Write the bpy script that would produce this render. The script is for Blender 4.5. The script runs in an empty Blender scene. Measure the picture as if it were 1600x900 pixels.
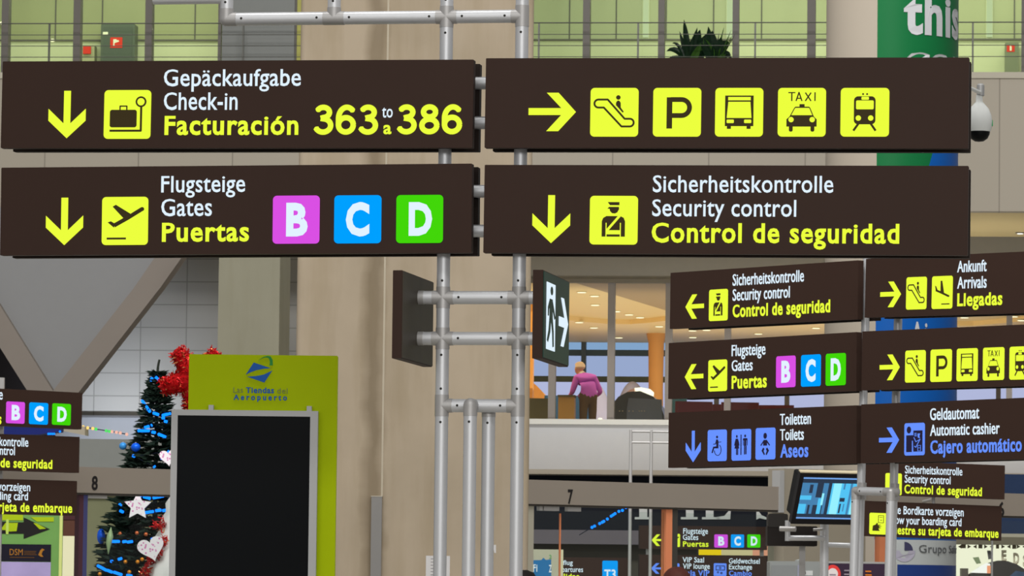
import bpy, bmesh, math, random
from mathutils import Vector, Matrix, noise

# ------------------------------------------------------------------ camera
sc = bpy.context.scene
F = 7000.0                      # focal length in pixels of a 1600 px wide frame
PITCH, ROLL, EYE = math.radians(3.93), math.radians(0.65), 1.65
fwd = Vector((0, math.cos(PITCH), math.sin(PITCH)))
_r, _u = Vector((1, 0, 0)), Vector((0, -math.sin(PITCH), math.cos(PITCH)))
cr = _r * math.cos(ROLL) + _u * math.sin(ROLL)
cu_ = _u * math.cos(ROLL) - _r * math.sin(ROLL)
CAM = Vector((0, 0, EYE))
cam = bpy.data.cameras.new('camera')
cam.sensor_width = 36.0
cam.lens = F / 1600 * 36.0
cam.clip_start, cam.clip_end = 0.5, 400
cam.dof.use_dof = True
cam.dof.focus_distance = 21.0
cam.dof.aperture_fstop = 32
co = bpy.data.objects.new('camera', cam)
sc.collection.objects.link(co)
co.matrix_world = Matrix(((cr.x, cu_.x, -fwd.x, 0), (cr.y, cu_.y, -fwd.y, 0), (cr.z, cu_.z, -fwd.z, EYE), (0, 0, 0, 1)))
sc.camera = co

# ------------------------------------------------------------------ light
vs = sc.view_settings
vs.view_transform = 'Standard'
vs.look = 'None'
vs.exposure = 0.0
vs.gamma = 1.0
vs.use_curve_mapping = False
wd = bpy.data.worlds.new('hall_ambient')
sc.world = wd
wd.use_nodes = True
wd.node_tree.nodes['Background'].inputs[0].default_value = (1.0, 0.985, 0.96, 1)
wd.node_tree.nodes['Background'].inputs[1].default_value = 0.34


def area(name, loc, aim, size, power, col=(1, 0.93, 0.82), sy=None):
    l = bpy.data.lights.new(name, 'AREA')
    l.energy = power
    l.color = col
    l.size = size
    if sy:
        l.shape = 'RECTANGLE'
        l.size_y = sy
    o = bpy.data.objects.new(name, l)
    sc.collection.objects.link(o)
    o.location = loc
    o.rotation_euler = (Vector(aim) - Vector(loc)).to_track_quat('-Z', 'Y').to_euler()
    return o


area('hall_lamp_row', (0, -5, 6.6), (0, 22, 2.6), 20, 1750, (1, 0.99, 0.96), sy=3)
area('hall_lamp_row', (0, 8, 14.2), (0, 21, 3), 14, 780, (1, 0.99, 0.96), sy=1.6)
area('hall_lamp_row', (0, 21, 14.5), (0, 52, 3), 12, 2300, (1, 0.99, 0.96), sy=3)
area('hall_lamp_row', (-1, 45, 21), (0, 80, 6), 18, 7500, (1, 0.99, 0.96), sy=4)
area('corridor_lamp', (-7.0, 83.0, 13.7), (-7.0, 83.3, 11), 7, 120, (1, 0.99, 0.90), 1.0)
area('corridor_lamp', (6.0, 81.7, 13.7), (6.0, 82.0, 11), 9, 170, (1, 0.99, 0.90), 1.0)
area('lounge_lamp', (4.5, 94, 7.5), (4.5, 94, 4), 12, 420, (1, 0.90, 0.70), 12)
area('lounge_fill_light', (4.5, 96.5, 5.3), (4.5, 97, 9), 12, 560, (1, 0.97, 0.88), 17)  # added uplight, unseen, brightens the lounge ceiling
area('ledge_fill_light', (5.0, 82.6, 4.35), (5.0, 83.3, 8.6), 12, 200, (1, 0.97, 0.9), 0.3)  # added upward strip, unseen, lifts the soffit and grey fascia
area('tile_wall_fill', (-7.4, 80.6, 2.6), (-7.4, 84.9, 5.35), 2.0, 46, (0.84, 0.90, 1.0), 0.4).data.spread = math.radians(52)  # added unseen light that brightens the lower tiles


def P(px, py, D):
    d = fwd + cr * ((px - 800) / F) + cu_ * ((450 - py) / F)
    return CAM + d * D


def PY(px, py, Y):
    d = fwd + cr * ((px - 800) / F) + cu_ * ((450 - py) / F)
    return CAM + d * (Y / d.y)


# ------------------------------------------------------------------ materials
def lin(c):
    return tuple(((v / 255) / 12.92 if v / 255 <= 0.04045 else ((v / 255 + 0.055) / 1.055) ** 2.4) for v in c)


LEVEL = 0.80                    # light reaching a surface that faces the hall


def dif(name, rgb, rough=0.6, metal=0.0, var=0.06, scale=6.0, level=LEVEL, stretch=None, spec=0.12, raw=False):
    """Painted or plain surface; colour given as it looks under the hall's light, with a little procedural wear."""
    m = bpy.data.materials.new(name)
    m.use_nodes = True
    nt = m.node_tree
    b = nt.nodes['Principled BSDF']
    base = [min(0.92, v / level) for v in lin(rgb)]
    if raw:
        base = list(lin(rgb))
    b.inputs['Roughness'].default_value = rough
    b.inputs['Metallic'].default_value = metal
    b.inputs['Specular IOR Level'].default_value = spec
    if var > 0:
        tc = nt.nodes.new('ShaderNodeTexCoord')
        mp = nt.nodes.new('ShaderNodeMapping')
        nz = nt.nodes.new('ShaderNodeTexNoise')
        nz.inputs['Scale'].default_value = scale
        nz.inputs['Detail'].default_value = 4
        if stretch:
            mp.inputs['Scale'].default_value = stretch
        mx = nt.nodes.new('ShaderNodeMix')
        mx.data_type = 'RGBA'
        mx.inputs[6].default_value = (*[v * (1 - var) for v in base], 1)
        mx.inputs[7].default_value = (*[min(1, v * (1 + var)) for v in base], 1)
        nt.links.new(tc.outputs['Object'], mp.inputs[0])
        nt.links.new(mp.outputs[0], nz.inputs['Vector'])
        nt.links.new(nz.outputs['Fac'], mx.inputs[0])
        nt.links.new(mx.outputs[2], b.inputs['Base Color'])
    else:
        b.inputs['Base Color'].default_value = (*base, 1)
    return m


def em(name, rgb, s=1.0):
    m = bpy.data.materials.new(name)
    m.use_nodes = True
    nt = m.node_tree
    nt.nodes.clear()
    e = nt.nodes.new('ShaderNodeEmission')
    o = nt.nodes.new('ShaderNodeOutputMaterial')
    e.inputs[0].default_value = (*lin(rgb), 1)
    e.inputs[1].default_value = s
    nt.links.new(e.outputs[0], o.inputs[0])
    return m


def glass(name, rgb=(235, 245, 240), clear=0.9, rough=0.02):
    m = bpy.data.materials.new(name)
    m.use_nodes = True
    nt = m.node_tree
    nt.nodes.clear()
    t = nt.nodes.new('ShaderNodeBsdfTransparent')
    g = nt.nodes.new('ShaderNodeBsdfGlossy')
    x = nt.nodes.new('ShaderNodeMixShader')
    o = nt.nodes.new('ShaderNodeOutputMaterial')
    t.inputs[0].default_value = (*lin(rgb), 1)
    g.inputs['Roughness'].default_value = rough
    x.inputs[0].default_value = 1 - clear
    nt.links.new(t.outputs[0], x.inputs[1])
    nt.links.new(g.outputs[0], x.inputs[2])
    nt.links.new(x.outputs[0], o.inputs[0])
    return m


def tiles(name, rgb, line, w, h, ox, oz, mortar=0.006, rough=0.5, level=LEVEL):
    m = bpy.data.materials.new(name)
    m.use_nodes = True
    nt = m.node_tree
    b = nt.nodes['Principled BSDF']
    b.inputs['Roughness'].default_value = rough
    b.inputs['Specular IOR Level'].default_value = 0.25
    tc = nt.nodes.new('ShaderNodeTexCoord')
    sp = nt.nodes.new('ShaderNodeSeparateXYZ')
    cb = nt.nodes.new('ShaderNodeCombineXYZ')
    ax = nt.nodes.new('ShaderNodeMath'); ax.operation = 'ADD'; ax.inputs[1].default_value = 200 * w - ox
    az = nt.nodes.new('ShaderNodeMath'); az.operation = 'ADD'; az.inputs[1].default_value = 200 * h - oz
    br = nt.nodes.new('ShaderNodeTexBrick')
    br.offset = 0
    br.squash = 1
    base = [min(0.92, v / level) for v in lin(rgb)]
    ln = [min(0.92, v / level) for v in lin(line)]
    br.inputs['Color1'].default_value = (*base, 1)
    br.inputs['Color2'].default_value = (*[v * 0.96 for v in base], 1)
    br.inputs['Mortar'].default_value = (*ln, 1)
    br.inputs['Scale'].default_value = 1
    br.inputs['Mortar Size'].default_value = mortar
    br.inputs['Brick Width'].default_value = w
    br.inputs['Row Height'].default_value = h
    nt.links.new(tc.outputs['Object'], sp.inputs[0])
    nt.links.new(sp.outputs[0], ax.inputs[0])
    nt.links.new(sp.outputs[2], az.inputs[0])
    nt.links.new(ax.outputs[0], cb.inputs[0])
    nt.links.new(az.outputs[0], cb.inputs[1])
    nt.links.new(cb.outputs[0], br.inputs['Vector'])
    nt.links.new(br.outputs['Color'], b.inputs['Base Color'])
    return m


def concrete(name, rgb, streak=0.10, seam=None):
    """Cast concrete: soft blotches, faint dribbles and, where given, a stained formwork seam at object x = seam."""
    m = bpy.data.materials.new(name)
    m.use_nodes = True
    nt = m.node_tree
    N, K = nt.nodes.new, nt.links.new
    b = nt.nodes['Principled BSDF']
    b.inputs['Roughness'].default_value = 0.8
    b.inputs['Specular IOR Level'].default_value = 0.1
    base = [v / LEVEL for v in lin(rgb)]
    tc = N('ShaderNodeTexCoord')

    def noise_(scale, detail, st):
        mp = N('ShaderNodeMapping'); mp.inputs['Scale'].default_value = st
        n = N('ShaderNodeTexNoise'); n.inputs['Scale'].default_value = scale; n.inputs['Detail'].default_value = detail
        K(tc.outputs['Object'], mp.inputs[0]); K(mp.outputs[0], n.inputs['Vector'])
        return n.outputs['Fac']

    def mul(col, fac_out, lo, hi, dark):
        r = N('ShaderNodeValToRGB')
        r.color_ramp.elements[0].position = lo; r.color_ramp.elements[1].position = hi
        r.color_ramp.elements[0].color = (*dark, 1); r.color_ramp.elements[1].color = (1, 1, 1, 1)
        x = N('ShaderNodeMix'); x.data_type = 'RGBA'; x.blend_type = 'MULTIPLY'; x.inputs[0].default_value = 1
        K(fac_out, r.inputs[0]); K(col, x.inputs[6]); K(r.outputs[0], x.inputs[7])
        return x.outputs[2]

    c0 = N('ShaderNodeRGB'); c0.outputs[0].default_value = (*base, 1)
    c = mul(c0.outputs[0], noise_(1.3, 7, (1, 1, 1)), 0.30, 0.62, (1 - streak, 1 - streak, 1 - streak * 1.1))
    c = mul(c, noise_(2.2, 5, (2.2, 2.2, 0.25)), 0.34, 0.55, (1 - streak * .8, 1 - streak * .9, 1 - streak * 1.2))
    if seam is not None:
        sp = N('ShaderNodeSeparateXYZ'); K(tc.outputs['Object'], sp.inputs[0])
        wob = N('ShaderNodeMath'); wob.operation = 'MULTIPLY_ADD'; wob.inputs[1].default_value = 0.16; wob.inputs[2].default_value = -0.08 - seam
        K(noise_(1.6, 6, (0.4, 0.4, 1.6)), wob.inputs[0])
        d = N('ShaderNodeMath'); d.operation = 'ADD'; K(sp.outputs[0], d.inputs[0]); K(wob.outputs[0], d.inputs[1])
        ab = N('ShaderNodeMath'); ab.operation = 'ABSOLUTE'; K(d.outputs[0], ab.inputs[0])
        br = N('ShaderNodeMath'); br.operation = 'MULTIPLY_ADD'; br.inputs[1].default_value = 0.14; K(noise_(3.0, 8, (1, 1, 0.6)), br.inputs[0]); K(ab.outputs[0], br.inputs[2])
        c = mul(c, br.outputs[0], 0.10, 0.20, (0.64, 0.62, 0.58))
    K(c, b.inputs['Base Color'])
    return m


YEL, WHT, BLU = (236, 255, 62), (226, 243, 255), (104, 146, 255)
M = dict(
    brown=dif('brown_sign_enamel', (51, 36, 30), 0.55, var=0.05, scale=3),
    brownback=dif('dark_brown_sign_back', (40, 32, 28), 0.6, var=0.05),
    ink=dif('dark_brown_film', (56, 46, 22), 0.6, var=0),
    inkblue=dif('dark_film_on_blue', (34, 30, 60), 0.6, var=0),
    yel=em('backlit_yellow', YEL), wht=em('backlit_white', WHT), blu=em('backlit_blue', BLU),
    mag=em('backlit_magenta', (218, 80, 228)), cya=em('backlit_azure', (0, 160, 255)), grn=em('backlit_green', (66, 214, 10)),
    alu=dif('satin_aluminium', (206, 207, 210), 0.42, 0.4, var=0.03, scale=20, raw=True, spec=0.5),
    cpl=dif('grey_cast_coupling', (178, 176, 175), 0.45, 0.4, var=0.04, raw=True, spec=0.4),
    screw=dif('dark_screw', (50, 48, 46), 0.5, 0.5, var=0, raw=True),
    black=dif('black_plastic', (14, 15, 16), 0.4, var=0, raw=True),
)

# ------------------------------------------------------------------ mesh building
class MB:
    def __init__(s):
        s.v, s.f, s.m = [], [], []

    def add(s, vs_, fs, mi=0):
        n = len(s.v)
        s.v += [tuple(v) for v in vs_]
        s.f += [tuple(i + n for i in f) for f in fs]
        s.m += [mi] * len(fs)
        return s

    def box(s, x0, x1, y0, y1, z0, z1, mi=0, bev=0.0):
        if bev > 0:
            pts = rrect(x0, z0, x1, z1, bev, 3)
            return s.prism(pts, y0, y1, mi)
        v = [(x, y, z) for x in (x0, x1) for y in (y0, y1) for z in (z0, z1)]
        return s.add(v, [(0, 1, 3, 2), (4, 6, 7, 5), (0, 4, 5, 1), (2, 3, 7, 6), (0, 2, 6, 4), (1, 5, 7, 3)], mi)

    def prism(s, pts, y0, y1, mi=0):
        n = len(pts)
        v = [(p[0], y0, p[1]) for p in pts] + [(p[0], y1, p[1]) for p in pts]
        a = sum(pts[i][0] * pts[(i + 1) % n][1] - pts[(i + 1) % n][0] * pts[i][1] for i in range(n))
        o = list(range(n)) if a > 0 else list(range(n))[::-1]
        fs = [tuple(o), tuple(i + n for i in o[::-1])]
        for k in range(n):
            i, j = o[k], o[(k + 1) % n]
            fs.append((j, i, i + n, j + n))
        return s.add(v, fs, mi)

    def extr_z(s, pts, z0, z1, mi=0):
        n = len(pts)
        v = [(p[0], p[1], z0) for p in pts] + [(p[0], p[1], z1) for p in pts]
        fs = [tuple(range(n))[::-1], tuple(range(n, 2 * n))] + [(i, (i + 1) % n, (i + 1) % n + n, i + n) for i in range(n)]
        return s.add(v, fs, mi)

    def tube(s, p, q, r, seg=20, r2=None, mi=0):
        p, q = Vector(p), Vector(q)
        d = (q - p).normalized()
        a = d.orthogonal().normalized()
        b = d.cross(a)
        r2 = r if r2 is None else r2
        v = []
        for c, rr in ((p, r), (q, r2)):
            for i in range(seg):
                t = 2 * math.pi * i / seg
                v.append(c + a * rr * math.cos(t) + b * rr * math.sin(t))
        fs = [(i, (i + 1) % seg, (i + 1) % seg + seg, i + seg) for i in range(seg)]
        fs += [tuple(range(seg))[::-1], tuple(range(seg, 2 * seg))]
        return s.add(v, fs, mi)

    def path(s, pts, r, seg=8, mi=0):
        pts = [Vector(p) for p in pts]
        rs = r if isinstance(r, (list, tuple)) else [r] * len(pts)
        v, fs = [], []
        ref = Vector((0.13, 0.21, 0.97))
        for k, p in enumerate(pts):
            d = (pts[min(k + 1, len(pts) - 1)] - pts[max(k - 1, 0)]).normalized()
            a = d.cross(ref)
            a = (a if a.length > 1e-4 else d.orthogonal()).normalized()
            b = d.cross(a)
            for i in range(seg):
                t = 2 * math.pi * i / seg
                v.append(p + (a * math.cos(t) + b * math.sin(t)) * rs[k])
        for k in range(len(pts) - 1):
            for i in range(seg):
                j = (i + 1) % seg
                fs.append((k * seg + i, k * seg + j, (k + 1) * seg + j, (k + 1) * seg + i))
        fs += [tuple(range(seg))[::-1], tuple(range((len(pts) - 1) * seg, len(pts) * seg))]
        return s.add(v, fs, mi)

    def lathe(s, prof, c=(0, 0, 0), seg=24, mi=0):
        v, fs = [], []
        for (r, z) in prof:
            for i in range(seg):
                t = 2 * math.pi * i / seg
                v.append((c[0] + r * math.cos(t), c[1] + r * math.sin(t), c[2] + z))
        n = len(prof)
        for k in range(n - 1):
            for i in range(seg):
                j = (i + 1) % seg
                fs.append((k * seg + i, k * seg + j, (k + 1) * seg + j, (k + 1) * seg + i))
        fs += [tuple(range(seg))[::-1], tuple(range((n - 1) * seg, n * seg))]
        return s.add(v, fs, mi)

    def ball(s, c, rx, ry=None, rz=None, seg=16, rings=10, mi=0):
        ry = rx if ry is None else ry
        rz = rx if rz is None else rz
        prof = [(max(1e-4, math.cos(-math.pi / 2 + math.pi * k / rings)), math.sin(-math.pi / 2 + math.pi * k / rings)) for k in range(rings + 1)]
        v, fs = [], []
        for (r, z) in prof:
            for i in range(seg):
                t = 2 * math.pi * i / seg
                v.append((c[0] + r * rx * math.cos(t), c[1] + r * ry * math.sin(t), c[2] + z * rz))
        for k in range(rings):
            for i in range(seg):
                j = (i + 1) % seg
                fs.append((k * seg + i, k * seg + j, (k + 1) * seg + j, (k + 1) * seg + i))
        return s.add(v, fs, mi)

    def build(s, name, mats, parent=None, smooth=False):
        me = bpy.data.meshes.new(name)
        me.from_pydata(s.v, [], s.f)
        mats = mats if isinstance(mats, (list, tuple)) else [mats]
        for m in mats:
            me.materials.append(m)
        me.polygons.foreach_set('material_index', s.m)
        if smooth:
            me.polygons.foreach_set('use_smooth', [True] * len(me.polygons))
            try:
                me.set_sharp_from_angle(angle=math.radians(40))
            except Exception:
                pass
        me.update()
        o = bpy.data.objects.new(name, me)
        sc.collection.objects.link(o)
        if parent is not None:
            o.parent = parent
        return o


def rrect(x0, z0, x1, z1, r, k=5):
    pts = []
    for cx, cz, a0 in ((x1 - r, z0 + r, -90), (x1 - r, z1 - r, 0), (x0 + r, z1 - r, 90), (x0 + r, z0 + r, 180)):
        for i in range(k + 1):
            t = math.radians(a0 + 90 * i / k)
            pts.append((cx + r * math.cos(t), cz + r * math.sin(t)))
    return pts


def tag(o, label=None, cat=None, group=None, kind=None):
    if label: o['label'] = label
    if cat: o['category'] = cat
    if group: o['group'] = group
    if kind: o['kind'] = kind
    return o


def struct(name, mb, m, smooth=False):
    return tag(mb.build(name, m, None, smooth), kind='structure')


class Fr:
    """A vertical reference plane in the hall: x along it, y into it, z up."""
    def __init__(s, o, X):
        s.o = o
        s.X = X.normalized()
        z = Vector((0, 0, 1))
        s.Z = (z - s.X * z.dot(s.X)).normalized()
        s.Y = s.Z.cross(s.X)
        s.m = Matrix((
            (s.X.x, s.Y.x, s.Z.x, o.x), (s.X.y, s.Y.y, s.Z.y, o.y), (s.X.z, s.Y.z, s.Z.z, o.z), (0, 0, 0, 1)))

    def uv(s, px, py, y=0.0):
        d = fwd + cr * ((px - 800) / F) + cu_ * ((450 - py) / F)
        t = ((s.o + s.Y * y - CAM).dot(s.Y)) / d.dot(s.Y)
        p = CAM + d * t - s.o
        return p.dot(s.X), p.dot(s.Z)

    def x(s, px, py=450, y=0.0):
        return s.uv(px, py, y)[0]

    def z(s, px, py, y=0.0):
        return s.uv(px, py, y)[1]


def fr(px, py, D, e=0.0):
    return Fr(P(px, py, D), Vector((1, -e, 0)))


def thing(name, label, cat, f, group=None):
    o = bpy.data.objects.new(name, None)
    o.empty_display_size = 0.1
    sc.collection.objects.link(o)
    o.matrix_world = f.m if isinstance(f, Fr) else Matrix.Translation(Vector(f))
    return tag(o, label, cat, group)


# ------------------------------------------------------------------ lettering
_cap = {}


def text_mesh(s, off=0.0, space=1.0, shear=0.0):
    c = bpy.data.curves.new('lettering', 'FONT')
    c.body = s
    c.offset = off
    c.space_character = space
    c.shear = shear
    c.resolution_u = 3
    c.extrude = 0.5
    o = bpy.data.objects.new('lettering', c)
    me = bpy.data.meshes.new_from_object(o)
    bpy.data.objects.remove(o)
    bpy.data.curves.remove(c)
    return me


def cap_h():
    if 'h' not in _cap:
        me = text_mesh('H')
        _cap['h'] = max(v.co.y for v in me.vertices) - min(v.co.y for v in me.vertices)
    return _cap['h']


def lettering(parent, s, x0, x1, zb, cap, mat, bold=False, th=0.003, y=0.0, off=None, space=None, name='lettering', warp=None):
    off = (0.024 if bold else 0.008) if off is None else off
    space = (1.1 if bold else 1.03) if space is None else space
    me = text_mesh(s, off, space)
    mx0 = min(v.co.x for v in me.vertices)
    mx1 = max(v.co.x for v in me.vertices)
    kx, kz = (x1 - x0) / (mx1 - mx0), cap / cap_h()
    lower = any(ch.islower() for ch in s)
    C_, xh, tx = cap_h(), 0.655, 0.725
    for v in me.vertices:
        if lower and v.co.y > 0:
            t = v.co.y / C_
            t = t * tx / xh if t < xh else tx + (t - xh) * (1 - tx) / (1 - xh)
            v.co.y = t * C_
        p = Vector((x0 + (v.co.x - mx0) * kx, y - th * 0.5 - v.co.z * th, zb + v.co.y * kz))
        v.co = warp(p) if warp else p
    me.name = name
    me.materials.clear()
    me.materials.append(mat)
    for p in me.polygons:
        p.material_index = 0
    o = bpy.data.objects.new(name, me)
    sc.collection.objects.link(o)
    o.parent = parent
    return o


# ------------------------------------------------------------------ pictograms (drawn inside a unit tile)
def seg_poly(a, b, w):
    d = Vector((b[0] - a[0], b[1] - a[1]))
    if d.length < 1e-6:
        return None
    n = Vector((-d.y, d.x)).normalized() * (w / 2)
    return [(a[0] + n.x, a[1] + n.y), (b[0] + n.x, b[1] + n.y), (b[0] - n.x, b[1] - n.y), (a[0] - n.x, a[1] - n.y)]


def ell(cx, cy, rx, ry=None, k=20):
    ry = rx if ry is None else ry
    return [(cx + rx * math.cos(2 * math.pi * i / k), cy + ry * math.sin(2 * math.pi * i / k)) for i in range(k)]


def arcp(cx, cy, r, a0, a1, k=10, ry=None):
    ry = r if ry is None else ry
    return [(cx + r * math.cos(math.radians(a0 + (a1 - a0) * i / k)), cy + ry * math.sin(math.radians(a0 + (a1 - a0) * i / k))) for i in range(k + 1)]


def line(pts, w, close=False):
    """A stroked line as a list of polygons."""
    out = []
    q = list(pts) + ([pts[0]] if close else [])
    for a, b in zip(q, q[1:]):
        s_ = seg_poly(a, b, w)
        if s_:
            out.append(s_)
    for p in q[1:-1] if not close else q[:-1]:
        out.append(ell(p[0], p[1], w / 2, k=10))
    return out


def R_(x0, y0, x1, y1):
    return [(x0, y0), (x1, y0), (x1, y1), (x0, y1)]


SYM = {}


def sym(name, box, *layers):
    """layers: (tone 'd' or 'l', [polygons]) in the pixel frame of box, y down."""
    x0, y0, x1, y1 = box
    out = []
    for tone, polys in layers:
        for p in polys:
            out.append((tone, [((a - x0) / (x1 - x0), 1 - (b - y0) / (y1 - y0)) for a, b in p]))
    SYM[name] = out


sym('checkin', (648, 565, 940, 868),
    ('d', [rrect(685, 688, 853, 797, 14)]), ('d', line([(748, 690), (748, 665), (790, 665), (790, 690)], 8)),
    ('d', line([(685, 818), (880, 818), (880, 668)], 13)), ('d', [ell(878, 638, 34)]), ('l', [ell(878, 638, 23)]),
    ('d', line([(853, 651), (876, 640)], 8)))
sym('escalator', (490, 549, 790, 853),
    ('d', line(arcp(540, 647, 25, 90, 270) + [(598, 622), (705, 742)] + arcp(738, 766, 24, -90, 90) + [(686, 790), (574, 672)], 12, True)),
    ('d', [ell(664, 609, 14)]), ('d', [[(650, 642), (657, 631), (664, 628), (672, 631), (679, 642), (680, 672), (699, 698), (692, 704), (660, 668), (650, 658)]]))
sym('parking', (880, 549, 1180, 853),
    ('d', [R_(965, 608, 1000, 803)]), ('d', line([(990, 622)] + arcp(1058, 672, 50, -90, 90, 14) + [(990, 722)], 30)))
sym('bus', (1270, 549, 1570, 853),
    ('d', [R_(1332, 597, 1510, 788), R_(1345, 786, 1370, 805), R_(1468, 786, 1493, 805)]),
    ('l', [R_(1351, 606, 1492, 627), [(1352, 636), (1490, 636), (1498, 737), (1343, 737)], rrect(1343, 747, 1388, 769, 5), rrect(1452, 747, 1497, 769, 5)]))
sym('taxi', (60, 549, 362, 857),
    ('d', line([(125, 579), (169, 579)], 7) + line([(147, 579), (147, 632)], 8) + line([(174, 632), (192, 578), (211, 632)], 8) + line([(180, 615), (205, 615)], 7)
     + line([(232, 579), (268, 632)], 8) + line([(268, 579), (232, 632)], 8) + line([(293, 577), (293, 632)], 8)),
    ('d', [[(163, 676), (170, 668), (257, 668), (264, 676), (287, 730), (305, 748), (305, 794), (115, 794), (115, 748), (134, 730)], R_(196, 652, 228, 672), rrect(131, 785, 155, 826, 10), rrect(267, 785, 291, 826, 10)]),
    ('l', [[(168, 679), (172, 676), (255, 676), (259, 679), (277, 722), (145, 722)], ell(144, 750, 17), ell(277, 750, 17)]))
sym('train', (453, 551, 755, 857),
    ('d', [rrect(536, 604, 670, 780, 26), ell(592, 590, 6), ell(617, 590, 6)] + line([(566, 774), (534, 820)], 14) + line([(640, 774), (672, 820)], 14)),
    ('l', [rrect(582, 607, 629, 626, 6), rrect(549, 630, 659, 686, 8), ell(564, 741, 17), ell(641, 741, 17)]))
sym('officer', (487, 322, 783, 625),
    ('d', [[(597, 361), (669, 361), (669, 380), (611, 380)], [(595, 402), (606, 391), (666, 391), (667, 405), (656, 425), (642, 432), (624, 430), (612, 417), (609, 403)],
           [(562, 576), (562, 480), (570, 460), (590, 448), (675, 448), (696, 458), (705, 480), (705, 576)]]),
    ('l', line([(672, 446), (592, 540)], 15) + line([(589, 490), (589, 576)], 6) + line([(677, 490), (677, 576)], 6) + [R_(592, 536, 677, 562)]),
    ('l', [[(622, 536), (592, 562), (592, 536)]]))
sym('takeoff', (635, 332, 925, 632),
    ('d', line([(712, 511), (800, 462), (888, 408)], 25) + [ell(888, 409, 12.5)]),
    ('d', [[(702, 393), (722, 381), (815, 438), (775, 470)], [(672, 491), (692, 484), (716, 498), (712, 524)]]), ('d', [R_(667, 586, 788, 598)]))
sym('landing', (712, 252, 910, 570),
    ('d', line([(752, 388), (815, 418), (874, 448)], 19) + [ell(875, 448, 9)]),
    ('d', [[(797, 298), (812, 298), (832, 420), (797, 405)], [(744, 344), (754, 350), (768, 385), (752, 398)], R_(808, 519, 886, 530)]))
sym('wheelchair', (588, 277, 852, 720),
    ('d', [ell(721, 380, 14, 19)]), ('d', [[(707, 415), (730, 412), (741, 440), (741, 540), (700, 540), (690, 535), (680, 545), (662, 605), (645, 600), (668, 515), (712, 510)]]),
    ('d', line([(712, 430), (700, 478), (668, 480)], 11) + line([(741, 455), (780, 450)], 9) + line(arcp(732, 562, 47, -60, 175, 18, 78), 9)))
sym('toilets', (920, 268, 1185, 712),
    ('d', [ell(993, 370, 11, 20), [(978, 402), (1008, 402), (1022, 450), (1030, 500), (1018, 500), (1012, 455), (1026, 542), (962, 542), (978, 455), (968, 500), (957, 500), (966, 450)]]),
    ('d', [R_(984, 540, 997, 632), R_(1001, 540, 1013, 632)]), ('d', [R_(1045, 346, 1058, 632)]),
    ('d', [ell(1108, 366, 12, 20), rrect(1078, 398, 1140, 505, 14), R_(1094, 490, 1108, 628), R_(1113, 490, 1128, 626)]),
    ('l', [R_(1088, 430, 1092, 506), R_(1126, 430, 1130, 506)]))
sym('baby', (1256, 252, 1524, 694),
    ('d', [ell(1388, 364, 24, 42), [(1370, 420), (1410, 420), (1456, 492), (1446, 504), (1415, 458), (1415, 500), (1362, 500), (1362, 458), (1334, 504), (1324, 492)]]),
    ('d', [[(1362, 526), (1380, 545), (1368, 575), (1388, 622), (1374, 632), (1340, 570)], [(1418, 526), (1400, 545), (1412, 575), (1396, 622), (1410, 632), (1442, 570)]]))
sym('cashier', (495, 184, 682, 487),
    ('d', [ell(538, 248, 20, 33), [(514, 298), (580, 298), (580, 350), (575, 455), (514, 455)], R_(580, 255, 664, 452)]),
    ('l', [R_(568, 350, 576, 455), R_(590, 278, 610, 284), R_(590, 290, 612, 296), R_(590, 302, 612, 308), [(620, 284), (644, 284), (636, 305), (642, 330), (622, 320)]]),
    ('l', line([(585, 318), (604, 360), (640, 340)], 6) + line([(590, 400), (604, 412), (644, 335)], 6) + line([(622, 395), (648, 395), (648, 445), (622, 445)], 4, True) + line([(622, 418), (648, 418)], 4)))
sym('boarding', (385, 622, 650, 960),
    ('d', line([(520, 662), (600, 662), (600, 775), (520, 775)], 8, True) + line([(535, 690), (585, 690)], 7) + line([(548, 735), (575, 735)], 10)),
    ('d', [[(430, 905), (436, 825), (478, 806), (500, 775), (516, 795), (512, 812), (565, 803), (526, 828), (580, 830), (528, 846), (570, 860), (522, 868), (545, 905)]]))
sym('exchange', (900, 535, 1035, 667),
    ('d', line([(925, 562), (1015, 562), (1015, 605), (925, 605)], 8, True) + [ell(968, 583, 12), ell(945, 628, 11), ell(982, 636, 12)]),
    ('l', [ell(968, 583, 5), ell(945, 628, 4), ell(982, 636, 4)]))


def pictogram(parent, x0, x1, z0, z1, mat, symbol, ink, th=0.004):
    mb = MB()
    r = 0.085 * min(x1 - x0, z1 - z0)
    mb.prism(rrect(x0, z0, x1, z1, r), -th, 0.0)
    t = mb.build('pictogram', mat, parent)
    if symbol in SYM:
        sb = MB()
        lv = {'d': 1, 'l': 2}
        n = 0
        for tone, pts in SYM[symbol]:
            n += 1
            q = [(x0 + a * (x1 - x0), z0 + b * (z1 - z0)) for a, b in pts]
            y1 = -th - 0.001 * lv[tone] - 0.00002 * n
            sb.prism(q, y1, -th + 0.0005, 0 if tone == 'd' else 1)
        sb.build('symbol', [ink, mat], t)
    return t


def arrow_pts(kind, x0, x1, z0, z1):
    if kind == 'down':
        base = [(.41, 1), (.59, 1), (.59, .31), (1, .62), (1, .37), (.5, 0), (0, .37), (0, .62), (.41, .31)]
    else:
        base = [(0, .60), (.69, .60), (.38, 1), (.63, 1), (1, .5), (.63, 0), (.38, 0), (.69, .42), (0, .42)]
        if kind == 'left':
            base = [(1 - a, b) for a, b in base]
    return [(x0 + a * (x1 - x0), z0 + b * (z1 - z0)) for a, b in base]


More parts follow.
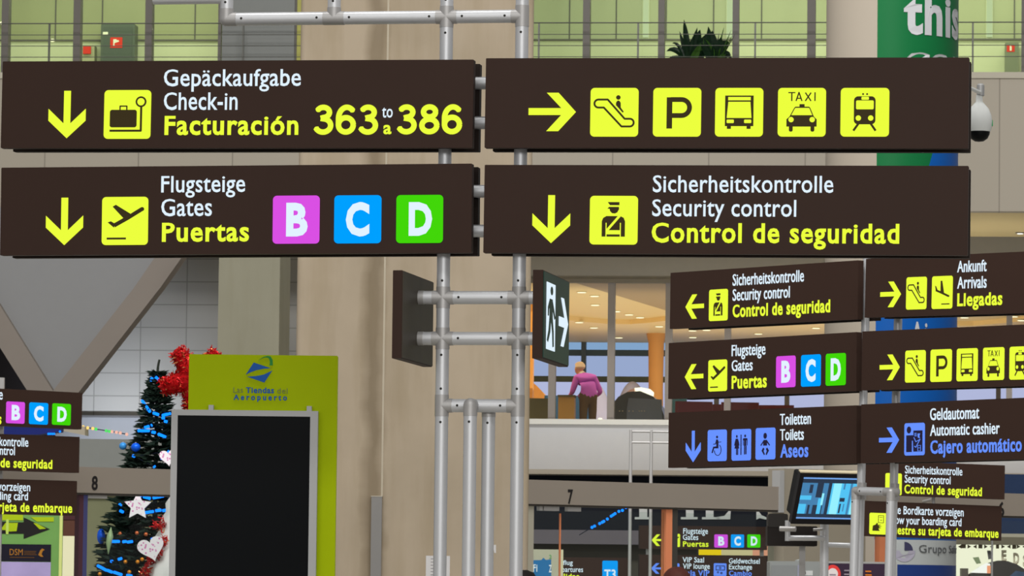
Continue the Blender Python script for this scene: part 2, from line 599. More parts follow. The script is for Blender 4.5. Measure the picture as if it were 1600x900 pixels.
def bold_digits(parent, txt, x0, x1, zb, h, mat, th=0.003):
    """Round heavy figures, drawn as strokes."""
    n = len(txt)
    gap = 0.10 * (x1 - x0) / n
    w = (x1 - x0 - gap * (n - 1)) / n
    t = 0.185 * h
    mb = MB()
    for i, ch in enumerate(txt):
        ox = x0 + i * (w + gap)
        A = lambda cx, cz, rx, rz, a0, a1, k=18: [(ox + cx * w + (rx * w - t / 2) * math.cos(math.radians(a0 + (a1 - a0) * q / k)), zb + cz * h + (rz * h - t / 2) * math.sin(math.radians(a0 + (a1 - a0) * q / k))) for q in range(k + 1)]
        if ch == '3':
            lines_ = [A(.48, .745, .44, .265, 158, -88) + [(ox + .36 * w, zb + .545 * h)], [(ox + .36 * w, zb + .545 * h)] + A(.48, .305, .51, .318, 88, -160)]
        elif ch == '6':
            lines_ = [A(.5, .325, .5, .335, 0, 360, 28), A(.54, .55, .54, .46, 42, 180) + [(ox + t / 2, zb + .33 * h)]]
        else:
            lines_ = [A(.5, .75, .43, .262, 0, 360, 26), A(.5, .295, .5, .305, 0, 360, 28)]
        for k_, l_ in enumerate(lines_):
            for p_ in line(l_, t):
                mb.prism(p_, -th, 0)
    return mb.build('lettering', mat, parent)


class Sign:
    """A backlit guidance sign; corners given where the photograph shows them."""
    def __init__(s, label, BL, TL, BR, D0, D1, cat='sign', group=None, depth=0.22, plate=0.05, name='guidance_sign', lead=0.0, trim=0.0):
        o, a, t = P(*BL, D0), P(*BR, D1), P(*TL, D0)
        s.f = Fr(o, a - o)
        s.w = (a - o).length
        s.h = s.f.uv(*TL)[1]
        s.t = thing(name, label, cat, s.f, group)
        if depth > plate:
            MB().box(0, s.w, 0, plate, 0, s.h, bev=0.004).build('front_panel', M['brown'], s.t)
            MB().box(0.012, s.w, depth - plate, depth, 0, s.h, bev=0.004).build('back_panel', M['brownback'], s.t)
            k = MB()
            for fx in (0.16, 0.5, 0.84):
                k.box(s.w * fx - 0.02, s.w * fx + 0.02, plate - 0.002, depth - plate + 0.002, s.h * 0.68, s.h * 0.78)
                k.box(s.w * fx - 0.02, s.w * fx + 0.02, plate - 0.002, depth - plate + 0.002, s.h * 0.25, s.h * 0.35)
            k.build('spacer_bracket', M['brownback'], s.t)
        else:
            MB().box(0, s.w, 0, depth, 0, s.h, bev=0.004).build('cabinet', M['brown'], s.t)

    def text(s, txt, x0, x1, yb, yt, mat='wht', bold=False, **k):
        a, b, c = s.f.uv(x0, yb), s.f.uv(x1, yb), s.f.uv(x0, yt)
        return lettering(s.t, txt, a[0], b[0], a[1], c[1] - a[1], M[mat], bold, **k)

    def tile(s, x0, x1, y0, y1, mat='yel', symbol=None, letter=None):
        a, b, c = s.f.uv(x0, y1), s.f.uv(x1, y1), s.f.uv(x0, y0)
        t = pictogram(s.t, a[0], b[0], a[1], c[1], M[mat], symbol, M['inkblue'] if mat == 'blu' else M['ink'])
        if letter:
            w, h = b[0] - a[0], c[1] - a[1]
            k = {'B': (.29, .75), 'C': (.25, .75), 'D': (.27, .77)}[letter]
            lettering(t, letter, a[0] + w * k[0], a[0] + w * k[1], a[1] + h * .19, h * .62, M['wht'], True, y=-0.004, off=0.045, name='letter')
        return t

    def arrow(s, kind, x0, x1, y0, y1, mat='yel'):
        xc = (x0 + x1) / 2
        a, b = s.f.uv(x0, (y0 + y1) / 2)[0], s.f.uv(x1, (y0 + y1) / 2)[0]
        MB().prism(arrow_pts(kind, a, b, s.f.uv(xc, y1)[1], s.f.uv(xc, y0)[1]), -0.004, 0).build('arrow', M[mat], s.t)

    def bcd(s, rows):
        for (x0, x1, y0, y1), mt, l in zip(rows, ('mag', 'cya', 'grn'), 'BCD'):
            s.tile(x0, x1, y0, y1, mt, None, l)

# ------------------------------------------------------------------ the hall's structure
def gx(px, py, Y): return PY(px, py, Y).x
def gz(px, py, Y): return PY(px, py, Y).z


# the far facade stands slightly askew to the line of sight
_al = math.atan(0.10)
FA = Fr(Vector((0, 80, 0)) - Vector((math.sin(_al), math.cos(_al), 0)) * 80, Vector((math.cos(_al), -math.sin(_al), 0)))
def wx(px, py, Y): return FA.uv(px, py, Y)[0]
def wz(px, py, Y): return FA.uv(px, py, Y)[1]
def FP(px, py, Y): return FA.m @ Vector((wx(px, py, Y), Y, wz(px, py, Y)))


def structF(name, mb, m, smooth=False):
    o = struct(name, mb, m, smooth)
    o.matrix_world = FA.m
    return o



floor_m = dif('pale_terrazzo_floor', (150, 146, 138), 0.25, var=0.08, scale=2)
struct('floor', MB().box(-30, 30, -3, 125, -0.2, 0), floor_m)

plaster = dif('warm_grey_plaster', (150, 142, 129), 0.7, var=0.05, scale=0.6)
fascia_m = tiles('warm_grey_fascia_panels', (151, 143, 130), (122, 115, 104), 1.72, 9.0, wx(70, 247, 80), 3.0, 0.012)
pale_m = dif('pale_parapet_cap', (166, 160, 146), 0.6, var=0.03)
grey_m = dif('grey_fascia', (122, 119, 113), 0.7, var=0.04)
white_m = dif('white_wall_panel', (176, 176, 178), 0.5, var=0.03)
mull_m = dif('grey_mullion', (96, 92, 88), 0.45, var=0.03)
dark_m = dif('dark_recess', (36, 34, 37), 0.7, var=0.05)
Zf = wz(1550, 330, 80)
Zp_ = wz(1550, 113, 80)
XL, XR = wx(-260, 300, 80), wx(1860, 300, 80)
structF('wall_upper', MB().box(XL, XR, 80, 80.35, Zf, Zp_ - 0.11), fascia_m)
structF('trim_1', MB().box(XL, XR, 79.96, 80.6, Zp_ - 0.11, Zp_), pale_m)
structF('ceiling_soffit', MB().box(XL, XR, 80.35, 85.6, Zf, Zf + 0.2), dif('cream_soffit', (196, 178, 132), 0.6, var=0.06, scale=0.5))
structF('floor_upper', MB().box(XL, XR, 80.6, 84.6, Zp_ - 0.3, Zp_ - 0.02), pale_m)

# upper corridor behind the glazing
cor_m = dif('olive_corridor_panels', (150, 152, 114), 0.35, var=0.05, scale=0.7, spec=0.5)
wain_m = dif('pale_olive_wainscot', (188, 190, 160), 0.4, var=0.03, scale=0.7)
Zw = wz(800, 64, 84.2)
structF('wall_corridor', MB().box(XL, XR, 84.3, 84.6, Zw, Zp_ + 4), cor_m)
structF('wall_wainscot', MB().box(XL, XR, 84.1, 84.6, Zp_ - 0.1, Zw), wain_m)
structF('trim_2', MB().box(XL, XR, 84.05, 84.3, Zw - 0.008, Zw + 0.02), mull_m)
structF('ceiling', MB().box(XL, XR, 80.6, 84.6, Zp_ + 3.4, Zp_ + 3.6), dif('corridor_ceiling', (150, 150, 120), 0.7, var=0))
jm = MB()
for px in (-30, 87, 160, 305, 890, 963, 1041, 1115, 1190, 1340, 1585):
    x = wx(px, 30, 84.3)
    jm.box(x - 0.012, x + 0.012, 84.285, 84.31, Zw, Zp_ + 4)
structF('trim_3', jm, mull_m)
wn = 0
for px, w in ((10, 11), (122, 11), (234, 11), (345, 5), (463, 7), (692, 11), (805, 11), (917, 11), (1034, 10), (1150, 10), (1268, 13), (1385, 11), (1492, 10), (1599, 6), (-110, 11), (1715, 11)):
    wn += 1
    x = wx(px, 60, 80.9)
    hw = w / F * 80.9 / 2
    structF('window_frame_%d' % wn, MB().box(x - hw, x + hw, 80.75, 81.0, Zp_ - 0.02, Zp_ + 3.4), mull_m)
pane_m = glass('corridor_glass', (242, 248, 236), 0.97)
structF('window_1', MB().box(XL, XR, 80.87, 80.885, Zp_ - 0.02, Zp_ + 3.4), pane_m)
# grey lift shaft cladding between the mullions
structF('wall_shaft', MB().box(wx(347, 50, 80.7), wx(460, 50, 80.7), 80.7, 80.74, Zp_ - 0.02, Zp_ + 3.4), dif('grey_shaft_panel', (113, 115, 113), 0.5, var=0.03))
structF('trim_4', MB().box(wx(464, 50, 80.7), wx(470, 50, 80.7), 80.7, 80.74, Zp_ - 0.02, Zp_ + 3.4), dif('olive_edge', (150, 148, 80), 0.5, var=0))

# lower facade on the right: lounge glazing, white wall, shop fronts
XL2 = wx(760, 500, 85.6)
Z440, Z655, Z735 = wz(950, 441, 85.6), wz(930, 655.5, 85.6), wz(930, 735, 85.6)
structF('wall_lower', MB().box(XL2, XR, 85.6, 85.9, Z440, Zf + 0.1), grey_m)
structF('trim_5', MB().box(XL2, XR, 85.55, 85.6, Z440 - 0.01, Z440 + 0.06), dif('dark_head_trim', (98, 93, 84), 0.6, var=0))
structF('wall_right', MB().box(XL2, XR, 85.6, 85.9, Z735, Z655 - 0.02), white_m)
structF('trim_6', MB().box(XL2, XR, 85.45, 85.9, Z655 - 0.1, Z655), dif('white_sill', (190, 190, 186), 0.5, var=0))
for px, w in ((863, 11), (955, 11), (1045, 11), (1137, 10), (1316, 10), (1420, 10), (1577, 9), (1700, 10)):
    wn += 1
    x = wx(px, 560, 85.7)
    hw = w / F * 85.7 / 2
    structF('window_frame_%d' % wn, MB().box(x - hw, x + hw, 85.62, 85.82, Z655, Z440), dif('grey_window_frame', (118, 112, 108), 0.45, var=0.02))
structF('window_2', MB().box(XL2, XR, 85.70, 85.712, Z655, Z440), glass('lounge_glass', (250, 251, 248), 0.975))
ledge_m = dif('beige_ledge', (158, 150, 138), 0.6, var=0.03)
structF('trim_7', MB().box(XL2, XR, 85.1, 85.9, Z735 - 0.09, Z735), ledge_m)
structF('wall_shop', MB().box(XL2, XR, 86.0, 86.3, wz(1000, 850, 86), Z735 - 0.09), dif('dark_navy_shop_fascia', (18, 22, 32), 0.5, var=0.08))
structF('wall_shop_beam', MB().box(XL2, XR, 85.5, 86.0, wz(1000, 851, 85.5), wz(1000, 829, 85.5)), dif('grey_violet_beam', (106, 100, 108), 0.5, var=0.05))
structF('wall_shop_front', MB().box(XL2, XR, 86.2, 86.5, 0, wz(1000, 848, 86)), dif('dark_shop_front', (74, 70, 62), 0.5, var=0.1, scale=1.5))

# left: stone-tiled wall with V-shaped struts in front
tile_m = tiles('pale_stone_tiles', (128, 127, 124), (100, 99, 96), 0.876, 0.434, wx(219, 560, 84), wz(219, 583, 84), 0.010)
structF('wall_left', MB().box(wx(60, 560, 84), wx(480, 560, 84), 84, 84.3, wz(250, 650, 84), Zf + 0.1), tile_m)
structF('wall_left_base', MB().box(wx(-260, 560, 83.9), wx(480, 560, 83.9), 83.95, 84.3, 0, wz(160, 652, 84)), dif('pale_grey_base', (112, 114, 118), 0.5, var=0.03))
structF('trim_8', MB().box(wx(60, 560, 83.8), wx(480, 560, 83.8), 83.85, 84.1, wz(160, 652.5, 84), wz(160, 649.5, 84)), dif('dark_line_trim', (74, 74, 76), 0.6, var=0))
structF('wall_left_dark', MB().box(wx(-260, 500, 83.8), wx(88, 500, 83.8), 83.7, 83.9, wz(60, 700, 83.8), Zf + 0.1), dif('dark_doorway', (30, 27, 28), 0.7, var=0.05))
strut_m = dif('grey_concrete_strut', (127, 119, 112), 0.7, var=0.04, scale=2)
panel_m = dif('light_grey_infill', (130, 130, 131), 0.6, var=0.02)
vf = fr(100, 600, 80.4, 0.1)
def vp(*pts): return [vf.uv(a, b) for a, b in pts]
struct_v = lambda nm, pts, y0, y1, m: setattr(struct(nm, MB().prism(vp(*pts), y0, y1), m), 'matrix_world', vf.m)
struct_v('wall_v_infill', [(-98, 322), (296, 326), (92, 618), (72, 618)], 0.12, 0.22, panel_m)
struct_v('beam_left', [(-98, 320), (-98, 390), (0, 542), (48, 618), (88, 618), (0, 476)], -0.05, 0.4, strut_m)
struct_v('beam_right', [(298, 322), (342, 322), (251, 450), (120, 618), (78, 618), (210, 450)], -0.05, 0.4, strut_m)

# concrete: the broad column and the wall slab beside it
conc = concrete('cast_concrete', (166, 152, 133), 0.14, seam=gx(585, 500, 40))
conc2 = concrete('cast_concrete_greenish', (132, 129, 113), 0.07)
Yc = 40.0
struct('column_1', MB().extr_z(rrect(gx(463, 500, Yc), Yc, gx(829, 500, Yc), Yc + 1.6, 0.05), 0, 13), conc)
struct('trim_9', MB().box(gx(597.5, 600, Yc), gx(600.5, 600, Yc), Yc - 0.006, Yc + 0.01, gz(595, 775, Yc), 13), dif('pale_formwork_seam', (172, 162, 144), 0.7, var=0.1))
structF('wall_slab', MB().box(wx(341, 480, 76), wx(436.5, 480, 76), 76, 77.2, 0, Zf + 0.2), conc2)

# round column with the advertising wrap
Yr, Rr = 60.0, 0.885
rcx, rcy = gx(1392, 400, Yr), Yr
struct('column_2', MB().lathe([(Rr, 0), (Rr, 14)], (rcx, rcy, 0), 64), dif('white_plaster_column', (132, 124, 113), 0.65, var=0.04, scale=1.0), smooth=True)
Rw = Rr + 0.006


def cyl_patch(name, a0, a1, z0, z1, m, parent, k=28, r=Rw, zfun=None):
    """Curved sheet on the round column; angle 0 faces the camera, positive to the right."""
    v, f = [], []
    for i in range(k + 1):
        a = math.radians(a0 + (a1 - a0) * i / k)
        lo, hi = (z0, z1) if zfun is None else zfun(i / k)
        for rr in (r, r - 0.005):
            for z in (lo, hi):
                v.append((rcx + rr * math.sin(a), rcy - rr * math.cos(a), z))
    for i in range(k):
        b = i * 4
        f += [(b, b + 4, b + 5, b + 1), (b + 2, b + 3, b + 7, b + 6), (b + 1, b + 5, b + 7, b + 3), (b, b + 2, b + 6, b + 4)]
    f += [(0, 1, 3, 2), (k * 4, k * 4 + 2, k * 4 + 3, k * 4 + 1)]
    return MB().add(v, f).build(name, m, parent, True)


wrap = thing('column_banner', 'green and blue advertising banner wrapped around the round white column', 'banner', (0, 0, 0))
zc = lambda py: gz(1392, py, Yr - Rr)
A0, A1 = -17.5, 84
gr_m = dif('banner_green', (10, 80, 42), 0.45, var=0.03)
bl_m = dif('banner_blue', (6, 66, 132), 0.45, var=0.03)
wt_m = dif('banner_white', (150, 151, 154), 0.5, var=0.02)
nv_m = dif('banner_deep_blue', (14, 40, 100), 0.45, var=0.03)
cyl_patch('green_field', A0, A1, zc(330), zc(-60), gr_m, wrap)
cyl_patch('blue_field', A0, A1, zc(843), zc(330), bl_m, wrap)
cyl_patch('blue_sweep', 16, A1, zc(330), zc(240), bl_m, wrap, r=Rw + 0.002, zfun=lambda t: (zc(330), zc(330) + (zc(205) - zc(330)) * min(1, t * 3.0)))
cyl_patch('white_band', A0, A1, zc(882), zc(843), wt_m, wrap)
cyl_patch('deep_blue_band', A0, A1, zc(960), zc(882), nv_m, wrap)


def on_col(p, r=Rw + 0.006):
    a = p.x / Rr
    return Vector((rcx + (r - p.y) * math.sin(a), rcy - (r - p.y) * math.cos(a), p.z))


def col_text(s, a0, a1, yb, yt, m, bold=True, **k):
    return lettering(wrap, s, math.radians(a0) * Rr, math.radians(a1) * Rr, zc(yb), zc(yt) - zc(yb), m, bold, warp=on_col, **k)


col_text('this', 5, 74, 50, -8, wt_m, off=0.035)
col_text('car', 5, 84, 126, 68, wt_m, off=0.035)
col_text('Airport', 13, 70, 540, 503, wt_m, off=0.02, space=1.25)
col_text('Grupo Safar', 21, 80, 863, 851, dif('banner_grey_ink', (70, 70, 74), 0.5, var=0), False, off=0.0)
lg = MB()
zl = zc(860)
for r0, r1, a0, a1, mi in ((0.0, 0.115, 0, 90, 0), (0.06, 0.15, 180, 360, 1)):
    pts = [(r1 * math.cos(math.radians(a0 + (a1 - a0) * i / 12)), r1 * math.sin(math.radians(a0 + (a1 - a0) * i / 12))) for i in range(13)]
    pts += [(r0 * math.cos(math.radians(a1 - (a1 - a0) * i / 12)), r0 * math.sin(math.radians(a1 - (a1 - a0) * i / 12))) for i in range(13)] if r0 > 0 else [(0, 0)]
    b = len(lg.v)
    for yy in (0.004, 0.0):
        for p in pts:
            lg.v.append(tuple(on_col(Vector((math.radians(8) * Rr + p[0], yy, zl + p[1])))))
    n = len(pts)
    lg.f += [tuple(range(b + n, b + 2 * n)), tuple(range(b, b + n))[::-1]]
    lg.m += [mi, mi]
lg.build('logo', [dif('banner_ink', (46, 44, 72), 0.5, var=0), dif('banner_mauve', (140, 134, 150), 0.5, var=0)], wrap)

# ------------------------------------------------------------------ front tubular sign frame
FR = fr(692, 500, 20.935, 0.17)
frame = thing('tubular_frame', 'tall silver tube frame carrying the four large signs', 'frame', FR)
RT = 0.031
TB = [M['alu'], M['screw']]


def tube(mbn, parent, p, q, r=RT, screws=True, name='tube', both=True):
    """One tube with its pairs of small screws near either end."""
    mb = MB().tube(p, q, r, 24)
    o = Vector(q) - Vector(p)
    L = o.length
    d = o.normalized()
    if screws and L > 0.2:
        ends = [0.045, 0.078, L - 0.045, L - 0.078] if both else [0.045, 0.078]
        for t in ends:
            c = Vector(p) + d * t
            mb.tube(c + Vector((0, -r * 0.9, 0)), c + Vector((0, -r - 0.001, 0)), 0.006, 8, mi=1)
    return mb.build(name, TB, parent, True)


def coupling(parent, c, dirs, r=RT * 1.06, L=0.05):
    mb = MB().ball(c, r, seg=18, rings=10)
    c = Vector(c)
    for d in dirs:
        mb.tube(c, c + Vector(d) * L, r, 24)
    return mb.build('coupling', M['cpl'], parent, True)


x1, x2 = FR.x(692, 500), FR.x(810.5, 500)
zpx = lambda py: FR.z(750, py)
zfl = -FR.o.z
# poles run in pieces between the couplings
U, D_, Lf, Rg = (0, 0, 1), (0, 0, -1), (-1, 0, 0), (1, 0, 0)
rowz = [zpx(26), zpx(465), zpx(529), zpx(634)]
for x, n in ((x1, 0), (x2, 1)):
    tube(None, frame, (x, 0, rowz[0]), (x, 0, rowz[0] + 0.9), name='pole')
    tube(None, frame, (x, 0, rowz[1]), (x, 0, rowz[0]), name='pole')
    tube(None, frame, (x, 0, rowz[2]), (x, 0, rowz[1]), name='pole')
    tube(None, frame, (x, 0, rowz[3]), (x, 0, rowz[2]), name='pole')
    tube(None, frame, (x, 0, zfl), (x, 0, rowz[3]), name='pole')
    MB().lathe([(0.11, 0), (0.11, 0.012), (0.05, 0.02), (0.05, 0.06)], (x, 0, zfl)).build('base_plate', M['cpl'], frame, True)
    coupling(frame, (x, 0, rowz[0]), (U, D_, Lf, Rg) if n == 0 else (U, D_, Lf))
    coupling(frame, (x, 0, rowz[1]), (U, D_, Lf, Rg))
    coupling(frame, (x, 0, rowz[2]), (U, D_, Lf, Rg))
    coupling(frame, (x, 0, rowz[3]), (U, D_, Rg) if n == 0 else (U, D_, Lf))
tube(None, frame, (x1, 0, rowz[0]), (x2, 0, rowz[0]), name='crossbar')
xs, xe = FR.x(522, 26), FR.x(354, 26)
tube(None, frame, (xs, 0, rowz[0]), (x1, 0, rowz[0]), name='crossbar')
tube(None, frame, (xe, 0, rowz[0]), (xs, 0, rowz[0]), name='crossbar')
coupling(frame, (xs, 0, rowz[0]), (U, Lf, Rg))
coupling(frame, (xe, 0, rowz[0]), (U, Rg))
tube(None, frame, (xs, 0, rowz[0]), (xs, 0, rowz[0] + 0.9), name='pole')
tube(None, frame, (xe, 0, rowz[0]), (xe, 0, rowz[0] + 0.9), name='pole')
zt = FR.z(310, -2)
tube(None, frame, (FR.x(240, 0), 0.0, zt), (xe, 0, zt), name='crossbar', r=0.026)
for py in (130, 192, 299, 361):
    tube(None, frame, (FR.x(560, py), 0.0, zpx(py)), (FR.x(1050, py), 0.0, zpx(py)), r=0.030, screws=False, name='sign_rail')
xpl = FR.x(628, 500, -0.38) + 0.004
tube(None, frame, (xpl, 0, rowz[1]), (x1, 0, rowz[1]), name='crossbar', both=False)
tube(None, frame, (xpl, 0, rowz[2]), (x1, 0, rowz[2]), name='crossbar', both=False)
for k in (1, 2):
    tube(None, frame, (x1, 0, rowz[k]), (x2, 0, rowz[k]), name='crossbar')
    tube(None, frame, (x2, 0, rowz[k]), (FR.x(832, 500, -0.38) + 0.002, 0, rowz[k]), name='crossbar', screws=False)
tube(None, frame, (x1, 0, rowz[3]), (x2, 0, rowz[3]), name='crossbar')
xa, xb = FR.x(738.5, 640), FR.x(760, 640)
coupling(frame, (xa, -0.062, rowz[3]), (D_, (0, 1, 0)))
coupling(frame, (xb, 0.062, rowz[3]), (D_, (0, -1, 0)))
tube(None, frame, (xa, -0.062, zfl), (xa, -0.062, rowz[3]), name='pole')
tube(None, frame, (xb, 0.062, zfl), (xb, 0.062, rowz[3]), name='pole')

# ------------------------------------------------------------------ the four large signs
GA = 'large front signs'
s = Sign('large brown sign lettered Gepäckaufgabe, Check-in, Facturación 363 to 386', (1, 231.5), (2.5, 96), (738, 231), 21.18, 20.80, group=GA)
s.arrow('down', 76, 134, 142, 216)
s.tile(162, 235, 141, 217, 'yel', 'checkin')
s.text('Gepäckaufgabe', 256, 470, 134.5, 109)
s.text('Check-in', 256, 371, 171.5, 145)
s.text('Facturación', 257, 466, 210, 182, 'yel', True)
for tx, a, b, yb in (('363', 489.5, 591, 210.2), ('386', 619.5, 722, 209.7)):
    p0, p1, p2 = s.f.uv(a, yb), s.f.uv(b, yb), s.f.uv(a, yb - 46.2)
    bold_digits(s.t, tx, p0[0], p1[0], p0[1], p2[1] - p0[1], M['yel'])
s.text('to', 597, 613.5, 183.5, 165.5, 'wht')
s.text('a', 599, 611.5, 209, 191, 'yel', True)

s = Sign('large brown sign with five transport pictograms and right-pointing arrow', (757, 231), (757, 91), (1513, 232), 20.80, 20.46, group=GA)
s.arrow('right', 826, 900, 145, 205)
for (a, b), n in zip(((922, 997), (1020, 1095), (1117, 1192), (1215, 1290), (1313, 1389)), ('escalator', 'parking', 'bus', 'taxi', 'train')):
    s.tile(a, b, 137.5, 213.5, 'yel', n)

s = Sign('large brown sign lettered Flugsteige, Gates, Puertas with B, C and D', (0, 399), (0.5, 262), (736.5, 395), 21.18, 20.80, group=GA)
s.arrow('down', 72, 130, 309, 383)
s.tile(159, 231, 308, 383, 'yel', 'takeoff')
s.text('Flugsteige', 252, 383, 300.5, 275.5)
s.text('Gates', 252, 331, 337.5, 311.5)
s.text('Puertas', 253, 389, 377, 349, 'yel', True)
s.bcd([(426, 499, 306, 381), (522, 595.5, 305.5, 380.5), (619, 692, 305, 380)])

s = Sign('large brown sign lettered Sicherheitskontrolle, Security control, Control de seguridad', (755, 395), (755.5, 257.5), (1512, 399), 20.80, 20.46, group=GA)
s.arrow('down', 832, 891, 305, 380)
s.tile(921, 996, 306, 382, 'yel', 'officer')
s.text('Sicherheitskontrolle', 1020, 1302, 300, 274.5)
s.text('Security control', 1019, 1244, 337.5, 312)
s.text('Control de seguridad', 1018, 1405, 378, 349, 'yel', True)

# emergency exit box and blank plate at the two ends of the crossbars
DX, Y0X = 0.76, -0.38
xf = Fr(FR.o + FR.X * FR.x(832, 500, Y0X) + FR.Z * FR.z(832, 560, Y0X), FR.X)
exitb = thing('exit_sign', 'dark green exit sign box with white running man and arrow', 'exit sign', xf)
hx = FR.z(832, 421.5, Y0X) - FR.z(832, 560, Y0X)
wx_ = FR.x(848, 500, Y0X) - FR.x(832, 500, Y0X)
g = MB().box(0, wx_, Y0X, Y0X + DX, 0, hx, bev=0.003)
g.build('cabinet', M['brown'], exitb)
dg = dif('dark_green_face', (28, 60, 50), 0.4, var=0.04)
MB().box(wx_ - 0.001, wx_ + 0.004, Y0X + 0.006, Y0X + DX - 0.006, 0.006, hx - 0.006).build('face', dg, exitb)
SX = {}
man = []
# (u to the depth, v up) on the face
def face_poly(mb, pts, t=0.007):
    n = len(pts)
    a = sum(pts[i][0] * pts[(i + 1) % n][1] - pts[(i + 1) % n][0] * pts[i][1] for i in range(n))
    q = pts if a > 0 else pts[::-1]
    v = [(wx_ + t, Y0X + p[0] * DX, p[1] * hx) for p in q] + [(wx_ + 0.003, Y0X + p[0] * DX, p[1] * hx) for p in q]
    fs = [tuple(range(n)), tuple(range(n, 2 * n))[::-1]] + [(i + n, (i + 1) % n + n, (i + 1) % n, i) for i in range(n)]
    mb.add(v, fs)
mb = MB()
face_poly(mb, [(0.10, .88), (.42, .88), (.42, .12), (.10, .12)])
door = mb.build('doorway', M['wht'], exitb)
mb = MB()
face_poly(mb, [(.27 + .045 * math.cos(t * .628), .795 + .05 * math.sin(t * .628)) for t in range(10)], 0.009)
for pts in ([(.20, .70), (.30, .70), (.31, .46), (.19, .46)], [(.20, .70), (.13, .60), (.13, .50), (.16, .50), (.17, .58), (.22, .63)], [(.29, .70), (.37, .58), (.41, .50), (.38, .48), (.34, .54), (.28, .62)],
            [(.19, .48), (.25, .48), (.22, .32), (.14, .20), (.10, .22), (.16, .34)], [(.24, .48), (.31, .48), (.35, .34), (.36, .17), (.32, .16), (.30, .32)]):
    face_poly(mb, pts, 0.009)
mb.build('running_man', dg, exitb)
mb = MB()
face_poly(mb, [(.58, .545), (.58, .435), (.80, .435), (.66, .21), (.76, .21), (.93, .49), (.76, .77), (.66, .77), (.80, .545)])
mb.build('arrow', M['wht'], exitb)

bf = Fr(FR.o + FR.X * FR.x(613, 500, Y0X) + FR.Z * FR.z(613, 560, Y0X), FR.X)
plate = thing('blank_plate', 'blank dark plate at the left end of the crossbars', 'plate', bf)
wb_ = FR.x(628, 500, Y0X) - FR.x(613, 500, Y0X)
MB().box(0, wb_, Y0X, Y0X + DX, 0, hx, bev=0.003).build('cabinet', M['brown'], plate)
MB().box(wb_ - 0.001, wb_ + 0.004, Y0X + 0.004, Y0X + DX - 0.004, 0.004, hx - 0.004).build('back_cover', dif('dull_grey_cover', (64, 58, 50), 0.5, var=0.04), plate)
mb = MB()
for k in (1, 2):
    c = rowz[k] - FR.z(613, 560, Y0X)
    mb.tube((wb_ + 0.003, 0, c), (wb_ + 0.03, 0, c), RT * 1.05, 24)
mb.build('socket', M['cpl'], plate, True)

# ------------------------------------------------------------------ right-hand oblique cluster
GB = 'oblique signs on the right-hand frame'
s = Sign('oblique sign with left arrow lettered Security control, top left of its rack', (1046.5, 514), (1045, 426.5), (1340, 499), 33.4, 31.7, group=GB)
s.arrow('left', 1071.5, 1100, 460, 498)
s.tile(1108, 1137, 453, 502, 'yel', 'officer')
s.text('Sicherheitskontrolle', 1145, 1256, 446.5, 429)
s.text('Security control', 1145, 1234, 470, 452.5)
s.text('Control de seguridad', 1145, 1297, 495.5, 477, 'yel', True)
s = Sign('oblique sign with left arrow lettered Puertas and coloured B, C, D', (1044, 623.5), (1044, 536), (1338, 611), 33.4, 31.7, group=GB)
s.arrow('left', 1070.5, 1099, 569, 608)
s.tile(1107, 1136, 563, 612, 'yel', 'takeoff')
s.text('Flugsteige', 1143.5, 1196, 556.5, 539.5)
s.text('Gates', 1143.5, 1176, 580, 563.5)
s.text('Puertas', 1143.5, 1198, 607, 588, 'yel', True)
s.bcd([(1213, 1243, 557, 606), (1252, 1282.5, 555, 604.5), (1290.5, 1321.5, 553, 603)])
s = Sign('oblique sign with blue pictograms lettered Toilets and Aseos', (1044, 731), (1042, 645), (1338, 724), 33.4, 31.7, group=GB)
s.arrow('down', 1072, 1095, 673, 722, 'blu')
s.tile(1106, 1135.5, 672, 721, 'blu', 'wheelchair')
s.tile(1143.5, 1173.5, 671, 720, 'blu', 'toilets')
s.tile(1181, 1211.5, 669, 718.5, 'blu', 'baby')
s.text('Toiletten', 1219, 1267, 664, 647)
s.text('Toilets', 1219, 1256, 688, 671)
s.text('Aseos', 1219.5, 1263, 714.5, 695, 'blu', True)
s = Sign('oblique sign with right arrow lettered Arrivals and Llegadas', (1351, 496.5), (1349, 404.5), (1645, 488), 31.5, 29.9, group=GB)
s.arrow('right', 1376, 1408, 440, 480)
s.tile(1416, 1447.5, 433.5, 484, 'yel', 'escalator')
s.tile(1456, 1488, 432, 483, 'yel', 'landing')
s.text('Ankunft', 1496, 1541.5, 425.5, 408)
s.text('Arrivals', 1496, 1541.5, 451, 433)
s.text('Llegadas', 1496, 1566, 478, 459, 'yel', True)
s = Sign('oblique sign with row of yellow transport pictograms at right edge', (1346, 610), (1346, 518), (1645, 602), 31.5, 29.9, group=GB)
s.arrow('right', 1375, 1406, 554, 594)
for a, b, y0, y1, n in ((1414.5, 1446, 548, 598, 'escalator'), (1454, 1487, 546.5, 597, 'parking'), (1495, 1527.5, 545, 596, 'bus'), (1536, 1569, 543.5, 594.5, 'taxi'), (1577.5, 1611, 542, 593.5, 'train')):
    s.tile(a, b, y0, y1, 'yel', n)
s = Sign('oblique sign with blue lettering Cajero automático below Geldautomat', (1345, 724), (1345, 632), (1645, 716.5), 31.5, 29.9, group=GB)
s.arrow('right', 1374, 1405, 668, 707.5, 'blu')
s.tile(1413.5, 1445, 661.5, 712, 'blu', 'cashier')
s.text('Geldautomat', 1453.5, 1530, 656.5, 638.5)
s.text('Automatic cashier', 1453.5, 1562, 681, 664)
s.text('Cajero automático', 1454, 1596.5, 708.5, 689, 'blu', True)

